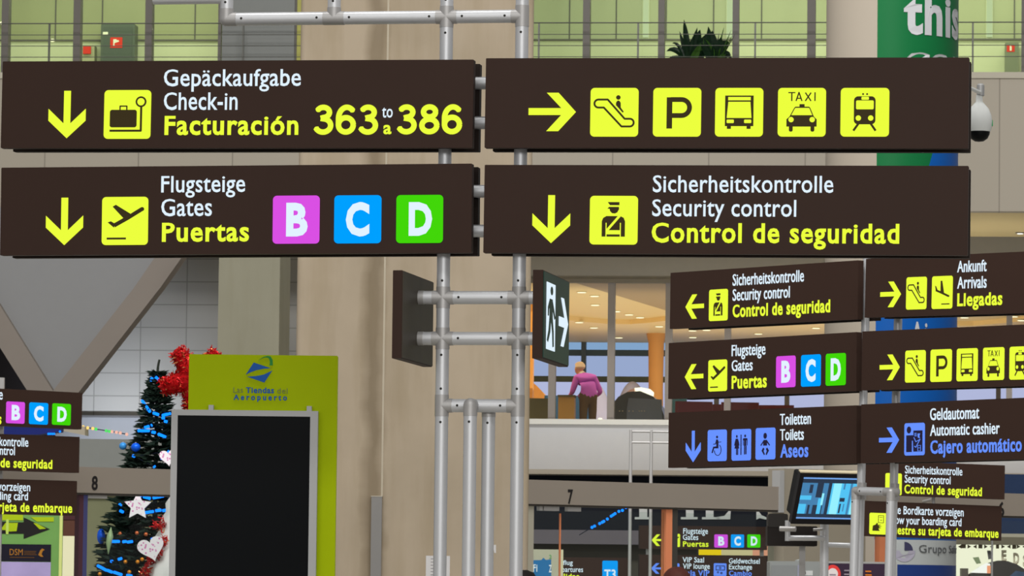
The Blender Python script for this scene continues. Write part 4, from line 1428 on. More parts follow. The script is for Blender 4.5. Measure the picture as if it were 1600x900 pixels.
# ------------------------------------------------------------------ left: poster, doorway, sloping beam
lf_ = fr(40, 850, 54)
pos = thing('poster_panel', 'green poster with a big black arrow at the lower left edge', 'poster', lf_)
lx = lambda px, py=850: lf_.x(px, py)
lz = lambda py, px=40: lf_.z(px, py)
MB().box(lx(-60), lx(97), 0, 0.08, -lf_.o.z, lz(790)).build('board', dif('poster_green', (100, 142, 76), 0.5, var=0.05), pos)
MB().box(lx(92.5), lx(97.3), -0.004, 0, -lf_.o.z, lz(790)).build('edge_strip', dif('pale_green_edge', (186, 196, 120), 0.4, var=0), pos)
MB().prism([lf_.uv(a, b) for a, b in ((-60, 816), (37, 816), (37, 808.5), (78, 827), (37, 842), (37, 834), (-60, 834))], -0.003, 0).build('arrow', num_m, pos)
yg = dif('poster_yellow_reflection', (150, 172, 20), 0.5, var=0.05)  # yellow-green reflections painted on the poster as flat patches
am = MB()
for q in (((-60, 798), (36, 798), (36, 813), (-60, 813)), ((48, 808), (84, 808), (84, 815), (58, 815)), ((-20, 817), (28, 817), (26, 830), (-20, 832)), ((58, 818), (72, 826), (62, 827), (52, 817))):
    am.prism([lf_.uv(a, b) for a, b in q], -0.0045, 0)
am.build('yellow_reflections', yg, pos)
lettering(pos, 'Z', lx(-6), lx(9), lz(831), lz(816) - lz(831), num_m, True, y=-0.0045)
MB().box(lx(9), lx(13), -0.006, 0, lz(835), lz(812)).build('pale_stroke', dif('poster_pale_stroke', (170, 190, 90), 0.5, var=0), pos)
MB().box(lx(-60), lx(80), -0.012, 0, lz(877), lz(850.5)).build('black_band', dif('poster_black_band', (24, 22, 34), 0.4, var=0.05), pos)
orr = dif('poster_orange_ink', (150, 100, 34), 0.5, var=0)
lettering(pos, 'DSM', lx(15.5), lx(36), lz(867.5), lz(858) - lz(867.5), orr, off=0.0, y=-0.012)
bi = MB()
for x0_, x1_, y_ in ((38, 57, 861.5), (38, 56, 864), (38, 58, 866.5), (16, 54, 871)):
    bi.box(lx(x0_), lx(x1_), -0.014, -0.011, lz(y_ + .5), lz(y_ - .5))
bi.build('fine_print', dif('poster_brown_ink', (92, 60, 26), 0.5, var=0), pos)
MB().prism([lf_.uv(a, b) for a, b in ((60, 867), (63, 860), (66, 857), (70, 859), (67, 861), (65, 866), (68, 870), (64, 870))], -0.015, -0.011).build('emblem', orr, pos)
MB().box(lx(-60), lx(80), -0.01, 0, lz(960), lz(878)).build('picture', dif('poster_lilac_picture', (150, 138, 180), 0.5, var=0.25, scale=2.5), pos)
dfm = fr(110, 850, 59.5)
dr = thing('lit_doorway', 'cream lit doorway panel right of the green poster', 'doorway', dfm)
MB().box(dfm.x(92, 850), dfm.x(124.5, 850), 0, 0.1, -dfm.o.z, dfm.z(110, 837.5)).build('lit_panel', em('cream_light', (228, 224, 184), 1.0), dr)
MB().box(dfm.x(92, 850), dfm.x(124.5, 850), -0.01, 0.1, dfm.z(110, 837.5), dfm.z(110, 812)).build('transom', dif('brown_transom', (78, 50, 40), 0.5, var=0.08), dr)
MB().box(dfm.x(84, 850), dfm.x(133, 850), -0.02, 0.12, dfm.z(110, 812), dfm.z(110, 780)).build('head', dif('maroon_head', (62, 36, 40), 0.5, var=0.08), dr)
gw = fr(60, 700, 70)
struct('wall_gate_left', MB().box(gw.o.x - 3, gw.x(290, 720) + gw.o.x, 70, 70.3, gz(160, 768, 70), gz(160, 686, 70)), dif('grey_gate_wall', (110, 112, 109), 0.6, var=0.05))
struct('wall_shop_left', MB().box(gw.o.x - 3, gw.x(290, 720) + gw.o.x, 70.2, 70.4, 0, gz(160, 768, 70)), dif('pale_olive_shop_wall', (112, 110, 86), 0.6, var=0.15, scale=1.2))
struct_v('beam_sloping', [(90, 668), (128, 669), (203, 682.5), (300, 700), (300, 712), (190, 690), (128, 679), (90, 676)], -9.9, -9.6, dif('beige_beam', (150, 142, 126), 0.6, var=0.04))
gar = thing('fairy_garland', 'thin garland of warm and green lights along the sloping beige beam', 'garland', P(165, 672, 70.4))
gw_o = P(165, 672, 70.4)
pts = []
cols = [em('warm_led', (255, 214, 120), 1.2), em('green_led', (90, 230, 110), 1.0), em('pink_led', (250, 190, 170), 1.0)]
for k, (px, py) in enumerate(((130, 667), (137, 668.5), (145, 669.5), (150, 670.5), (166, 673), (171, 674), (175, 674.5), (182, 675.5), (188, 676.5), (198, 678.5))):
    p = P(px, py, 70.4) - gw_o
    MB().ball(p, 0.026, seg=10, rings=6).build('bulb', cols[(0, 0, 0, 1, 1, 1, 2, 2, 2, 2)[k]], gar, True)
    pts.append(p)
MB().path(pts, 0.008, 6).build('wire', wire_m, gar)
aw = fr(50, 672, 66)
ob = thing('shop_awning', 'dark navy shop awning showing between the two small left signs', 'awning', aw)
MB().prism([aw.uv(a, b) for a, b in ((-60, 662), (96, 662), (95, 674), (60, 679), (-60, 679))], 0, 0.4).build('canopy', dif('navy_awning', (20, 30, 92), 0.5, var=0.1), ob)
nb = MB()
for k, px in enumerate((76, 79, 82, 85, 94)):
    c = aw.uv(px, 678 - 0.2 * (px - 76) * (px > 90))
    MB().ball((c[0], -0.03, c[1]), 0.017, seg=8, rings=6).build('bulb', led, ob)

# ------------------------------------------------------------------ upper corridor fittings
def fthing(name, label, cat, px, py, Y, group=None, z=None):
    p = FP(px, py, Y)
    if z is not None: p.z = z
    f = Fr(p, FA.X)
    return thing(name, label, cat, f, group), f


rail, rf = fthing('cable_railing', 'thin cable railing along the upper floor edge', 'railing', 800, 100, 80.3, z=Zp_)
rlx = lambda px: rf.x(px, 60)
steel = dif('dark_steel', (84, 84, 80), 0.45, 0.3, var=0, raw=False)
for px in (77, 380, 600, 842, 997, 1180, 1340, 1520, -60, 1680):
    MB().box(rlx(px) - 0.016, rlx(px) + 0.016, -0.02, 0.02, 0, rf.z(800, 36)).build('post', steel, rail)
for py in (36, 54, 71.5, 89):
    zz = rf.z(800, py)
    MB().tube((rlx(-200), -0.02, zz), (rlx(1800), -0.02, zz), 0.011 if py < 40 else 0.007, 8).build('cable', steel, rail)

red = dif('safety_red', (206, 52, 36), 0.5, var=0.03)
wsym = dif('white_symbol', (226, 220, 200), 0.5, var=0)
cabm = dif('grey_green_cabinet', (84, 92, 82), 0.4, var=0.05)


def fsign(f, parent, x0, x1, y0, y1, y=-0.006, kind=0):
    a, b = f.uv(x0, y1), f.uv(x1, y0)
    sg = MB().box(a[0], b[0], y, 0.002, a[1], b[1]).build('red_sign', red, parent)
    w, h = b[0] - a[0], b[1] - a[1]
    m = MB()
    if kind == 0:
        m.prism([(a[0] + w * .25, a[1] + h * .2), (a[0] + w * .35, a[1] + h * .2), (a[0] + w * .35, a[1] + h * .45), (a[0] + w * .75, a[1] + h * .6), (a[0] + w * .65, a[1] + h * .75), (a[0] + w * .55, a[1] + h * .7), (a[0] + w * .5, a[1] + h * .82), (a[0] + w * .25, a[1] + h * .82)], y - 0.003, y)
    else:
        m.prism([(a[0] + w * .38, a[1] + h * .15), (a[0] + w * .62, a[1] + h * .15), (a[0] + w * .62, a[1] + h * .7), (a[0] + w * .55, a[1] + h * .85), (a[0] + w * .38, a[1] + h * .85)], y - 0.003, y)
    m.build('symbol', wsym, sg)


t, f = fthing('fire_hose_cabinet', 'grey fire hose cabinet with red sign in the upper left corridor', 'cabinet', 185, 60, 83.7, z=Zp_)
a, b = f.uv(157, 90), f.uv(211, 37)
MB().box(a[0], b[0], 0, 0.32, 0, b[1], bev=0.03).build('body', cabm, t)
MB().box(a[0] + 0.05, b[0] - 0.05, -0.012, 0.0, 0.12, b[1] - 0.07, bev=0.02).build('door', dif('cabinet_door', (78, 86, 78), 0.4, var=0.05), t)
fsign(f, t, 172.5, 191.5, 58.5, 75, -0.02)
a, b = f.uv(161, 55), f.uv(169, 50)
MB().box(a[0], b[0], -0.018, -0.01, a[1], b[1]).build('label_plate', wsym, t)
t, f = fthing('extinguisher_stand', 'small extinguisher niche with red sign left of the hose cabinet', 'extinguisher', 136, 80, 83.75, z=Zp_)
a, b = f.uv(127.5, 90), f.uv(147, 70)
MB().box(a[0], b[0], 0.05, 0.3, 0, b[1], bev=0.02).build('back_board', dif('pale_niche', (160, 160, 128), 0.4, var=0.05), t)
fsign(f, t, 129.5, 142, 72.5, 84, 0.03, 1)
c = f.x(137, 88)
MB().lathe([(0.05, 0), (0.055, 0.02), (0.055, 0.08), (0.02, 0.13), (0.012, 0.15)], (c, -0.03, 0.0)).build('cylinder', cabm, t, True)
t, f = fthing('extinguisher_stand', 'grey extinguisher cabinet with red sign at the upper right edge', 'extinguisher', 1580, 90, 83.75, z=Zp_)
a, b = f.uv(1570, 90), f.uv(1592, 66.5)
MB().box(a[0], b[0], 0, 0.3, 0, b[1], bev=0.02).build('body', dif('grey_stand', (116, 120, 100), 0.4, var=0.05), t)
fsign(f, t, 1573, 1585.5, 70, 81, -0.006, 1)

leafm = dif('dark_plant_leaf', (14, 34, 18), 0.4, var=0.4, scale=9, raw=True)
leafl = dif('mid_plant_leaf', (44, 74, 24), 0.4, var=0.3, scale=9, raw=True)
potm = dif('dark_planter', (50, 46, 40), 0.6, var=0.1)


def blade(mb, pts, w, mi=0, twist=0.0):
    """A folded leaf blade along a curve."""
    pts = [Vector(p) for p in pts]
    n = len(pts)
    v, f = [], []
    for k, p in enumerate(pts):
        t_ = k / (n - 1)
        d = (pts[min(k + 1, n - 1)] - pts[max(k - 1, 0)]).normalized()
        sd = d.cross(Vector((math.sin(twist), -math.cos(twist), 0.1))).normalized()
        ww = w * (math.sin(math.pi * min(1, 0.08 + t_ * 0.92)) ** 0.8) + 0.001
        v += [p - sd * ww, p + Vector((0, 0.25 * ww, 0)), p + sd * ww]
    for k in range(n - 1):
        b = k * 3
        f += [(b, b + 1, b + 4, b + 3), (b + 1, b + 2, b + 5, b + 4)]
    mb.add(v, f, mi)


rp = random.Random(3)
for lab, cx, tips in (('leafy potted plant with one tall upright leaf on the upper floor', 1078, [((1069, 31), .05), ((1050, 68), .035), ((1041, 80), .05), ((1094, 46), .09), ((1104, 52), .09), ((1086, 55), .08), ((1112, 66), .05), ((1063, 72), .04), ((1099, 62), .07), ((1090, 44), .05), ((1092, 75), .04), ((1075, 60), .07)]),
                      ('bushy dark potted plant with drooping leaves beside the upright one', 1118, [((1107, 42), .07), ((1131, 42), .02), ((1143, 47), .014), ((1100, 60), .08), ((1140, 68), .07), ((1127, 58), .08), ((1113, 48), .09), ((1137, 76), .05), ((1105, 80), .05), ((1122, 66), .10), ((1115, 58), .10), ((1130, 78), .06), ((1109, 70), .08)])):
    t, f = fthing('potted_plant', lab, 'plant', cx, 100, 80.62, group='upper floor plants', z=Zp_)
    MB().lathe([(0.10, 0), (0.14, 0.10), (0.15, 0.115), (0.13, 0.105)], (0, 0, 0), 20).build('pot', potm, t, True)
    fm = MB()
    for (tp, w) in tips:
        u = f.uv(*tp)
        tipv = Vector((u[0], rp.uniform(-.10, .06), u[1]))
        base = Vector((rp.uniform(-.05, .05), 0, 0.09))
        mid = base.lerp(tipv, 0.5) + Vector((0, 0, 0.34 if w > .03 and tipv.z < 0.62 else 0.02))
        w = w * 1.25 if w > .04 else w
        cur = [base * (1 - q) ** 2 + mid * 2 * q * (1 - q) + tipv * q * q for q in [i / 7 for i in range(8)]]
        blade(fm, cur, w, 1 if rp.random() < 0.25 else 0, rp.uniform(-.5, .5))
        for _ in range(2):
            off = Vector((rp.uniform(-.16, .16), rp.uniform(-.1, .1), rp.uniform(-.34, -.04)))
            cur2 = [c + off * (q / 7) for q, c in enumerate(cur)]
            blade(fm, cur2, w * .7, 1 if rp.random() < 0.25 else 0, rp.uniform(-.8, .8))
    fm.build('foliage', [leafm, leafl], t)
# slim vertical reflections in the corridor, imitated by added glowing tubes
wl = em('pale_green_reflection', (208, 220, 182), 1.0)
for lab, px in (('glowing tube for a pale vertical reflection left of the plants', 1009), ('glowing tube for a pale vertical reflection behind the bushy plant', 1140), ('glowing tube for a pale vertical reflection beside the banner column', 1546)):
    t, f = fthing('reflection_tube', lab, 'light', px, 40, 84.24, group='corridor reflections', z=Zw + 0.04)
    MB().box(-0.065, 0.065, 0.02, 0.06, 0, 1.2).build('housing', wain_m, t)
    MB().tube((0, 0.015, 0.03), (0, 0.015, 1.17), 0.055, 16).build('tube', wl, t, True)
for lab, px, py in (('glowing spot for a ceiling light reflection at the top left corner', 3, 36), ('small bright lamp in the upper corridor beside the railing post', 82, 63)):  # the corner one imitates a ceiling light's reflection with a glowing ball
    t, f = fthing('bright_spot', lab, 'lamp', px, py, 84.1)
    MB().ball((0, 0, 0), 0.05, 0.03, 0.03).build('lens', em('bright_spot_glow', (255, 246, 214), 1.6), t, True)
    MB().box(-0.06, 0.06, 0.02, 0.08, -0.03, 0.03).build('housing', steel, t)
for px in (1594,):
    t, f = fthing('soffit_spot', 'round spotlight set in the cream soffit at the right edge', 'lamp', px, 361, 84.6, z=Zf)
    MB().lathe([(0.06, -0.02), (0.09, -0.012), (0.09, 0)], (0, 0, 0)).build('trim_ring', mull_m, t)
    MB().lathe([(0.055, -0.03), (0.055, -0.015)], (0, 0, 0)).build('lens', em('lamp_lens_white', (255, 255, 245), 1.6), t)

# ------------------------------------------------------------------ lounge behind the glass
LF = 4.62
LC = 7.74
XE = XR
structF('floor_lounge', MB().box(XL2 - 1, XE, 85.9, 106, LF - 0.2, LF), dif('brown_lounge_floor', (110, 84, 58), 0.4, var=0.1))
lc_m = dif('cream_lounge_ceiling', (206, 182, 124), 0.5, var=0.05, scale=0.3)
structF('ceiling_lounge', MB().box(XL2 - 1, XE, 85.9, 106.3, LC, LC + 0.2), lc_m)
cv = MB()
yb0, yb1 = 97.5, 106.0
nseg = 30
top = []
for i in range(nseg + 1):
    x = XL2 - 1 + (XE - XL2 + 1) * i / nseg
    top.append((x, yb0 + 1.1 * math.sin(x * 1.7 + 0.6)))
cv.extr_z(top + [(XE, yb1), (XL2 - 1, yb1)], LC - 0.10, LC)
structF('ceiling_wave', cv, dif('cream_wave_ceiling', (214, 188, 132), 0.5, var=0.05))
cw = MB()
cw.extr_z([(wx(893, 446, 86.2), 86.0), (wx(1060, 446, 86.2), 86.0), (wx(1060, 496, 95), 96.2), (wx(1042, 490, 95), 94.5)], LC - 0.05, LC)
structF('ceiling_shade_wedge', cw, dif('shaded_ceiling_wedge', (150, 126, 84), 0.5, var=0.05))  # brownish tone paints the shade on the nearer ceiling section
structF('wall_lounge_left', MB().box(XL2 - 1.2, XL2 - 1, 85.9, 106.3, LF, LC), lc_m)
wood = dif('tan_wood', (190, 136, 74), 0.45, var=0.12, scale=3)
YB = 105.6
bandz = lambda py: wz(950, py, YB)
ba, bbx = XL2 - 1, XE
sky1 = em('dusk_sky_upper', (128, 162, 204), 1.12)
sky2 = em('dusk_sky_lower', (150, 166, 208), 1.12)
sky3 = em('dusk_apron_pane', (176, 182, 222), 1.12)
structF('window_3', MB().box(ba, bbx, YB + .1, YB + .14, bandz(547), LC), sky1)
structF('window_4', MB().box(ba, bbx, YB + .1, YB + .14, bandz(589), bandz(556)), sky2)
structF('window_5', MB().box(ba, bbx, YB + .1, YB + .14, LF, bandz(597)), sky3)
structF('trim_10', MB().box(ba, bbx, YB, YB + .2, bandz(556), bandz(546.5)), dif('teal_transom', (62, 80, 90), 0.5, var=0.05))
structF('trim_11', MB().box(ba, bbx, YB, YB + .2, bandz(597), bandz(588)), dif('dark_olive_rail', (82, 88, 62), 0.6, var=0.3, scale=4))
for px, w, m in ((912, 7, dif('slate_mullion', (70, 82, 92), 0.5, var=0.03)),):
    x = wx(px, 580, YB)
    structF('window_frame_%d' % (wn + 1), MB().box(x - .055, x + .055, YB - .1, YB + .2, LF, LC), m)
for k, px in enumerate((1120, 1230, 1560, 1700)):
    x = wx(px, 580, YB)
    structF('window_frame_%d' % (wn + 2 + k), MB().box(x - .055, x + .055, YB - .1, YB + .2, LF, LC), mull_m)
lcx = wx(1025, 570, 102)
structF('column_3', MB().lathe([(0.20, LF), (0.18, LF + 0.9), (0.165, LF + 1.8), (0.18, LC - 0.3), (0.23, LC - 0.1)], (lcx, 102, 0), 28), wood, smooth=True)
structF('column_4', MB().box(wx(820, 500, 92), wx(833, 500, 92), 92, 92.3, LF, LC), dif('orange_wood_panel', (206, 142, 66), 0.45, var=0.1))
cwm = MB()
pts = [(wx(818, 600, 97), 97.0)] + [(wx(818 + 5 * i, 600, 97), 97.0 - 0.12 * i) for i in range(10)] + [(wx(870, 600, 97), 97.3)]
nn = len(pts)
structF('wall_curved_wood', cwm.add([(p[0], p[1], LF) for p in pts] + [(p[0], p[1], wz(840, 592, 97) - 0.010 * i * i * 0.5) for i, p in enumerate(pts)], [(i, i + 1, i + 1 + nn, i + nn) for i in range(nn - 1)] + [tuple(range(nn))[::-1], tuple(range(nn, 2 * nn))]), wood)
dl = em('downlight_glow', (255, 248, 216), 1.7)
ringm = dif('downlight_ring', (200, 190, 150), 0.4, var=0)
for k, (px, py) in enumerate(((909, 457), (929, 463), (930, 477), (963, 487), (983, 492), (1000, 496.5), (905, 504), (928, 512.5), (1030, 510.5), (967, 528), (1016, 452), (1082, 517), (1082.5, 527.5), (1104, 516), (1185, 522), (1275, 513), (1507, 496.5), (1584, 495), (1596, 501), (1450, 470), (1210, 460), (1330, 480))):
    d = fwd + cr * ((px - 800) / F) + cu_ * ((450 - py) / F)
    zc_ = LC - 0.02
    p = CAM + d * ((zc_ - EYE) / d.z)
    loc = FA.m.inverted() @ p
    if loc.y > yb0 + 1.1 * math.sin(loc.x * 1.7 + 0.6): zc_ = LC - 0.12
    p = CAM + d * ((zc_ - EYE) / d.z)
    t = thing('downlight', 'small round downlight recessed in the cream lounge ceiling', 'light', (p.x, p.y, zc_), 'lounge downlights')
    MB().lathe([(0.075, 0), (0.105, 0.003), (0.105, 0.035)], (0, 0, 0), 20).build('ring', ringm, t)
    MB().lathe([(0.085, -0.006), (0.085, 0.0)], (0, 0, 0), 20).build('lens', dl, t)


def armchair(label, px, Y, rot, m, m2=None, group='lounge armchairs', sc_=1.0):
    p = FP(px, 640, Y)
    o = bpy.data.objects.new('armchair', None)
    sc.collection.objects.link(o)
    o.location = (p.x, p.y, LF)
    o.rotation_euler = (0, 0, rot)
    o.scale = (sc_,) * 3
    tag(o, label, 'armchair', group)
    m2 = m2 or m
    MB().box(-0.33, 0.33, -0.30, 0.34, 0.18, 0.42, bev=0.05).build('seat', m2, o)
    bk = MB()
    bk.extr_z(rrect(-0.38, 0.24, 0.38, 0.38, 0.06), 0.18, 0.92)
    bk.build('backrest', m, o)
    for s_ in (-1, 1):
        MB().extr_z(rrect(min(s_ * .33, s_ * .42), -0.32, max(s_ * .33, s_ * .42), 0.34, 0.03), 0.16, 0.62).build('armrest', m2, o)
        for y in (-0.26, 0.3):
            MB().tube((s_ * .34, y, 0), (s_ * .34, y, 0.18), 0.02, 10).build('leg', M['cpl'], o)
    return o


olive = dif('olive_leather', (92, 82, 44), 0.4, var=0.1)
cream = dif('cream_leather', (206, 186, 128), 0.4, var=0.06)
maroon = dif('maroon_leather', (92, 40, 42), 0.35, var=0.1)
armchair('olive-backed armchair with cream arms at the left end of the lounge', 829, 88.6, math.pi + 0.12, olive, cream)
armchair('maroon lounge armchair nearest the teal screen', 1090, 89, 0.2, maroon)
armchair('maroon lounge armchair between two grey window frames', 1117, 90.2, -0.3, maroon)
armchair('maroon lounge armchair right of the second window frame', 1160, 89.2, 0.1, maroon)
armchair('maroon lounge armchair left of the banner column', 1208, 90.4, -0.2, maroon)
armchair('cream armchair just right of the banner column', 1510, 90, math.pi, cream, cream)
t, f = fthing('side_cabinet', 'low tan wood cabinet left of the person in the lounge', 'cabinet', 884, 640, 89.2, z=LF)
MB().box(f.x(872, 640), f.x(897, 640), 0, 0.4, 0.05, f.z(884, 620), bev=0.02).build('body', dif('tan_cabinet_wood', (172, 132, 66), 0.45, var=0.1, scale=3), t)
MB().box(f.x(873, 640), f.x(896, 640), 0.02, 0.38, 0, 0.05).build('plinth', M['black'], t)
MB().box(f.x(871, 640), f.x(898, 640), -0.02, 0.42, f.z(884, 620), f.z(884, 617)).build('top', olive, t)
armchair('blue armchair behind the tan cabinet in the lounge', 886, 92.6, math.pi, dif('blue_upholstery', (66, 112, 168), 0.6, var=0.1), None, sc_=1.25)
for lab, px, yt, w in (('pale lavender shell sofa behind the person in the lounge', 926, 595, 36), ('pale lavender shell sofa behind the buffet counter', 988, 596, 34)):
    t, f = fthing('shell_sofa', lab, 'sofa', px, 640, 100.3 if px < 950 else 102.4, group='lavender shell sofas', z=LF)
    zt2 = f.z(px, yt)
    hw = (f.x(px + w, 640) - f.x(px - w, 640)) / 2
    sh_ = MB()
    prof = [(hw * math.cos(math.radians(a_)) , 0.12 + (zt2 - 0.12) * math.sin(math.radians(a_))) for a_ in range(0, 91, 6)]
    prof[-1] = (0.001, zt2)
    sh_.lathe(prof, (0, 0, 0), 32)
    for i_, v_ in enumerate(sh_.v):
        sh_.v[i_] = (v_[0], v_[1] * 0.55, v_[2])
    sh_.build('shell', dif('lavender_upholstery_' + str(px), (168, 170, 206), 0.5, var=0.06), t, True)
    MB().lathe([(hw * 0.5, 0), (hw * 0.5, 0.13)], (0, 0, 0), 24).build('base', M['cpl'], t)
# buffet counter with lit canopy
t, f = fthing('buffet_counter', 'dark rounded buffet counter with a glowing canopy in the lounge', 'counter', 998, 640, 90, z=LF)
cxs = f.x(998, 640)
bm_ = dif('dark_gloss_counter', (62, 62, 58), 0.25, var=0.15, scale=3)
bc = MB()
prof = [(f.x(px, 640), f.z(998, py)) for px, py in ((958, 700), (958, 630), (966, 620), (980, 612.5), (1000, 611), (1020, 619), (1032, 633), (1038, 650), (1038, 700))]
bc.prism(prof, 0.0, 1.1)
bc.build('body', bm_, t)
cp = MB()
cp.prism([(f.x(px, 640), f.z(998, py)) for px, py in ((990, 605.5), (1000, 604.5), (1014, 607), (1018.5, 611), (1018, 617.5), (1004, 613), (992, 611.5))], 0.2, 0.6)
cp.build('canopy_light', em('canopy_glow', (255, 252, 224), 1.5), t)
cp = MB()
cp.prism([(f.x(px, 640), f.z(998, py)) for px, py in ((978, 612), (983, 608), (990, 606), (990, 612.5))], 0.2, 0.6)
cp.build('canopy_end', dif('canopy_pink', (220, 180, 170), 0.4, var=0), t)
gg = MB()
for px in (983, 989, 999, 1003, 1007, 968, 973):
    gg.ball((f.x(px, 642), -0.012, f.z(px, 642.5)), 0.014, 0.01, 0.01, 8, 6)
gg.build('reflection_spots', dif('bright_reflection', (230, 230, 220), 0.15, 0.9, var=0, raw=True), t)  # tiny bright balls imitating reflection spots on the glossy counter
MB().prism([(f.x(px, 640), f.z(998, py)) for px, py in ((979, 700), (979.5, 640), (982, 622), (1034, 624), (1036, 700))], -0.012, 0).build('front_panel', dif('blue_grey_counter_front', (92, 98, 110), 0.3, var=0.12, scale=3), t)
t, f = fthing('partition_screen', 'teal glass partition screen beside the maroon armchairs', 'screen', 1060, 640, 89.5, z=LF)
MB().box(f.x(1048, 640), f.x(1073, 640), 0, 0.03, 0.04, f.z(1060, 615)).build('panel', dif('teal_screen', (70, 118, 128), 0.3, var=0.15), t)
MB().box(f.x(1047, 640), f.x(1074, 640), -0.06, 0.09, 0, 0.04).build('foot', M['cpl'], t)
for lab, px in (('small cream table lamp between the maroon armchairs', 1094), ('small cream table lamp beside the lounge window frame', 1122), ('small cream table lamp near the banner column', 1256), ('small cream table lamp right of the person in the lounge', 938)):
    t, f = fthing('table_lamp', lab, 'lamp', px, 640, 88, group='lounge table lamps', z=LF)
    MB().lathe([(0.16, 0), (0.16, 0.02), (0.02, 0.04), (0.02, 0.32)], (0, 0, 0)).build('base', M['cpl'], t)
    MB().lathe([(0.11, 0.32), (0.07, 0.50)], (0, 0, 0)).build('shade', dif('cream_shade', (206, 180, 140), 0.6, var=0.03), t, True)
    MB().lathe([(0.05, 0.50), (0.03, 0.53)], (0, 0, 0)).build('bulb', dl, t, True)

# ------------------------------------------------------------------ column fittings
cf_ = Fr(P(588, 850, 39.99), Vector((1, 0, 0)))
cf_.o.y = Yc
cf_ = Fr(cf_.o, Vector((1, 0, 0)))
t = thing('cable_cover', 'grey upright cable cover fixed low on the concrete column', 'cable cover', cf_)
MB().box(cf_.x(580.5, 800), cf_.x(597, 800), -0.09, 0, -cf_.o.z, cf_.z(588, 776.5)).build('cover', dif('grey_cable_cover', (124, 122, 120), 0.45, 0.1, var=0.03), t)
MB().box(cf_.x(580.5, 800) - .004, cf_.x(597, 800) + .004, -0.094, 0, cf_.z(588, 776.5), cf_.z(588, 775)).build('cap', pale_m, t)
t = thing('paper_notice', 'white paper notice taped low on the concrete column behind the pole', 'notice', cf_)
pm = dif('white_paper', (196, 194, 194), 0.7, var=0.02)
MB().box(cf_.x(665.5, 880), cf_.x(703, 880), -0.004, 0, cf_.z(684, 940), cf_.z(684, 868.5)).build('sheet', pm, t)
ib = MB()
for k in range(6):
    z_ = cf_.z(684, 874 + 5 * k)
    ib.box(cf_.x(673, 880), cf_.x(673 + (22, 16, 24, 12, 20, 18)[k], 880), -0.0055, -0.004, z_, z_ + 0.008)
ib.build('print', dif('grey_print', (140, 138, 140), 0.7, var=0), t)
t = thing('paper_tag', 'small white tag low on the column near its right edge', 'notice', cf_)
MB().prism([cf_.uv(a, b) for a, b in ((770, 852), (775, 851), (775, 864), (772.5, 864))], -0.004, 0).build('sheet', pm, t)

# ------------------------------------------------------------------ monitor on its tube stand
ms = fr(1288, 850, 45.4)
t = thing('monitor_stand', 'grey tube stand with crossed clamps below the tilted monitor', 'stand', ms)
X_ = lambda px, py=840: ms.x(px, py)
Z_ = lambda py, px=1288: ms.z(px, py)
MB().tube((X_(1288), 0, -ms.o.z), (X_(1288), 0, Z_(800)), 0.045, 18).build('pole', M['alu'], t, True)
MB().tube((X_(1336), 0, -ms.o.z), (X_(1336), 0, Z_(800)), 0.045, 18).build('pole', M['alu'], t, True)
MB().tube((X_(1288), 0, Z_(851)), (X_(1336), 0, Z_(852)), 0.026, 16).build('crossbar', M['alu'], t, True)
MB().tube((X_(1229.5), -0.06, Z_(841.5)), (X_(1288), -0.04, Z_(841)), 0.027, 16).build('crossbar', M['alu'], t, True)
MB().tube((X_(1230), -0.06, Z_(846)), (X_(1230), -0.06, Z_(814)), 0.027, 16).build('upright', M['alu'], t, True)
MB().tube((X_(1218), -0.06, Z_(827)), (X_(1242), -0.12, Z_(827.5)), 0.026, 14).build('clamp', M['cpl'], t, True)
MB().tube((X_(1270), -0.05, Z_(828)), (X_(1285), -0.06, Z_(827)), 0.015, 12).build('clamp', M['cpl'], t, True)
MB().tube((X_(1288), 0, Z_(803)), (X_(1288), -0.36, Z_(790)), 0.035, 16).build('bracket', M['cpl'], t, True)
mf = fr(1241, 779, 44.75)
bq, aq = math.radians(20), math.radians(25)
Xm = Vector((math.cos(bq), math.sin(bq), 0))
Zm = Vector((math.sin(aq) * math.sin(bq), -math.sin(aq) * math.cos(bq), math.cos(aq)))
Ym = Zm.cross(Xm)
ov = P(1235.5, 818.5, 44.7)
mt = Matrix(((Xm.x, Ym.x, Zm.x, ov.x), (Xm.y, Ym.y, Zm.y, ov.y), (Xm.z, Ym.z, Zm.z, ov.z), (0, 0, 0, 1)))
mon = thing('monitor', 'tilted flat monitor showing blue surveillance pictures', 'monitor', (0, 0, 0))
mon.matrix_world = mt
mw, mh = 0.70, 0.56
MB().box(0, mw, 0, 0.06, 0, mh, bev=0.008).build('housing', dif('black_monitor_housing', (26, 24, 26), 0.35, var=0, raw=False), mon)
MB().box(0.02, mw - 0.02, 0.055, 0.20, 0.05, mh - 0.05, bev=0.02).build('rear_cover', M['black'], mon)
MB().box(-0.002, mw + 0.002, -0.004, 0.05, mh - 0.002, mh + 0.010).build('top_trim', dif('beige_trim', (190, 178, 150), 0.4, var=0), mon)
b0 = 0.045
SW, SH = mw - 2 * b0, mh - 0.10
sm = MB()
sm.box(b0, mw - b0, -0.002, 0.001, 0.055, 0.055 + SH, 0)


def sq(u0, u1, v0, v1, mi, u2=None, u3=None):
    u2 = u0 if u2 is None else u2
    u3 = u1 if u3 is None else u3
    pts = [(b0 + SW * u0, .055 + SH * v0), (b0 + SW * u1, .055 + SH * v0), (b0 + SW * u3, .055 + SH * v1), (b0 + SW * u2, .055 + SH * v1)]
    n = sq.n = sq.n + 1
    sm.prism(pts, -0.0022 - 0.00008 * n, -0.0005, mi)


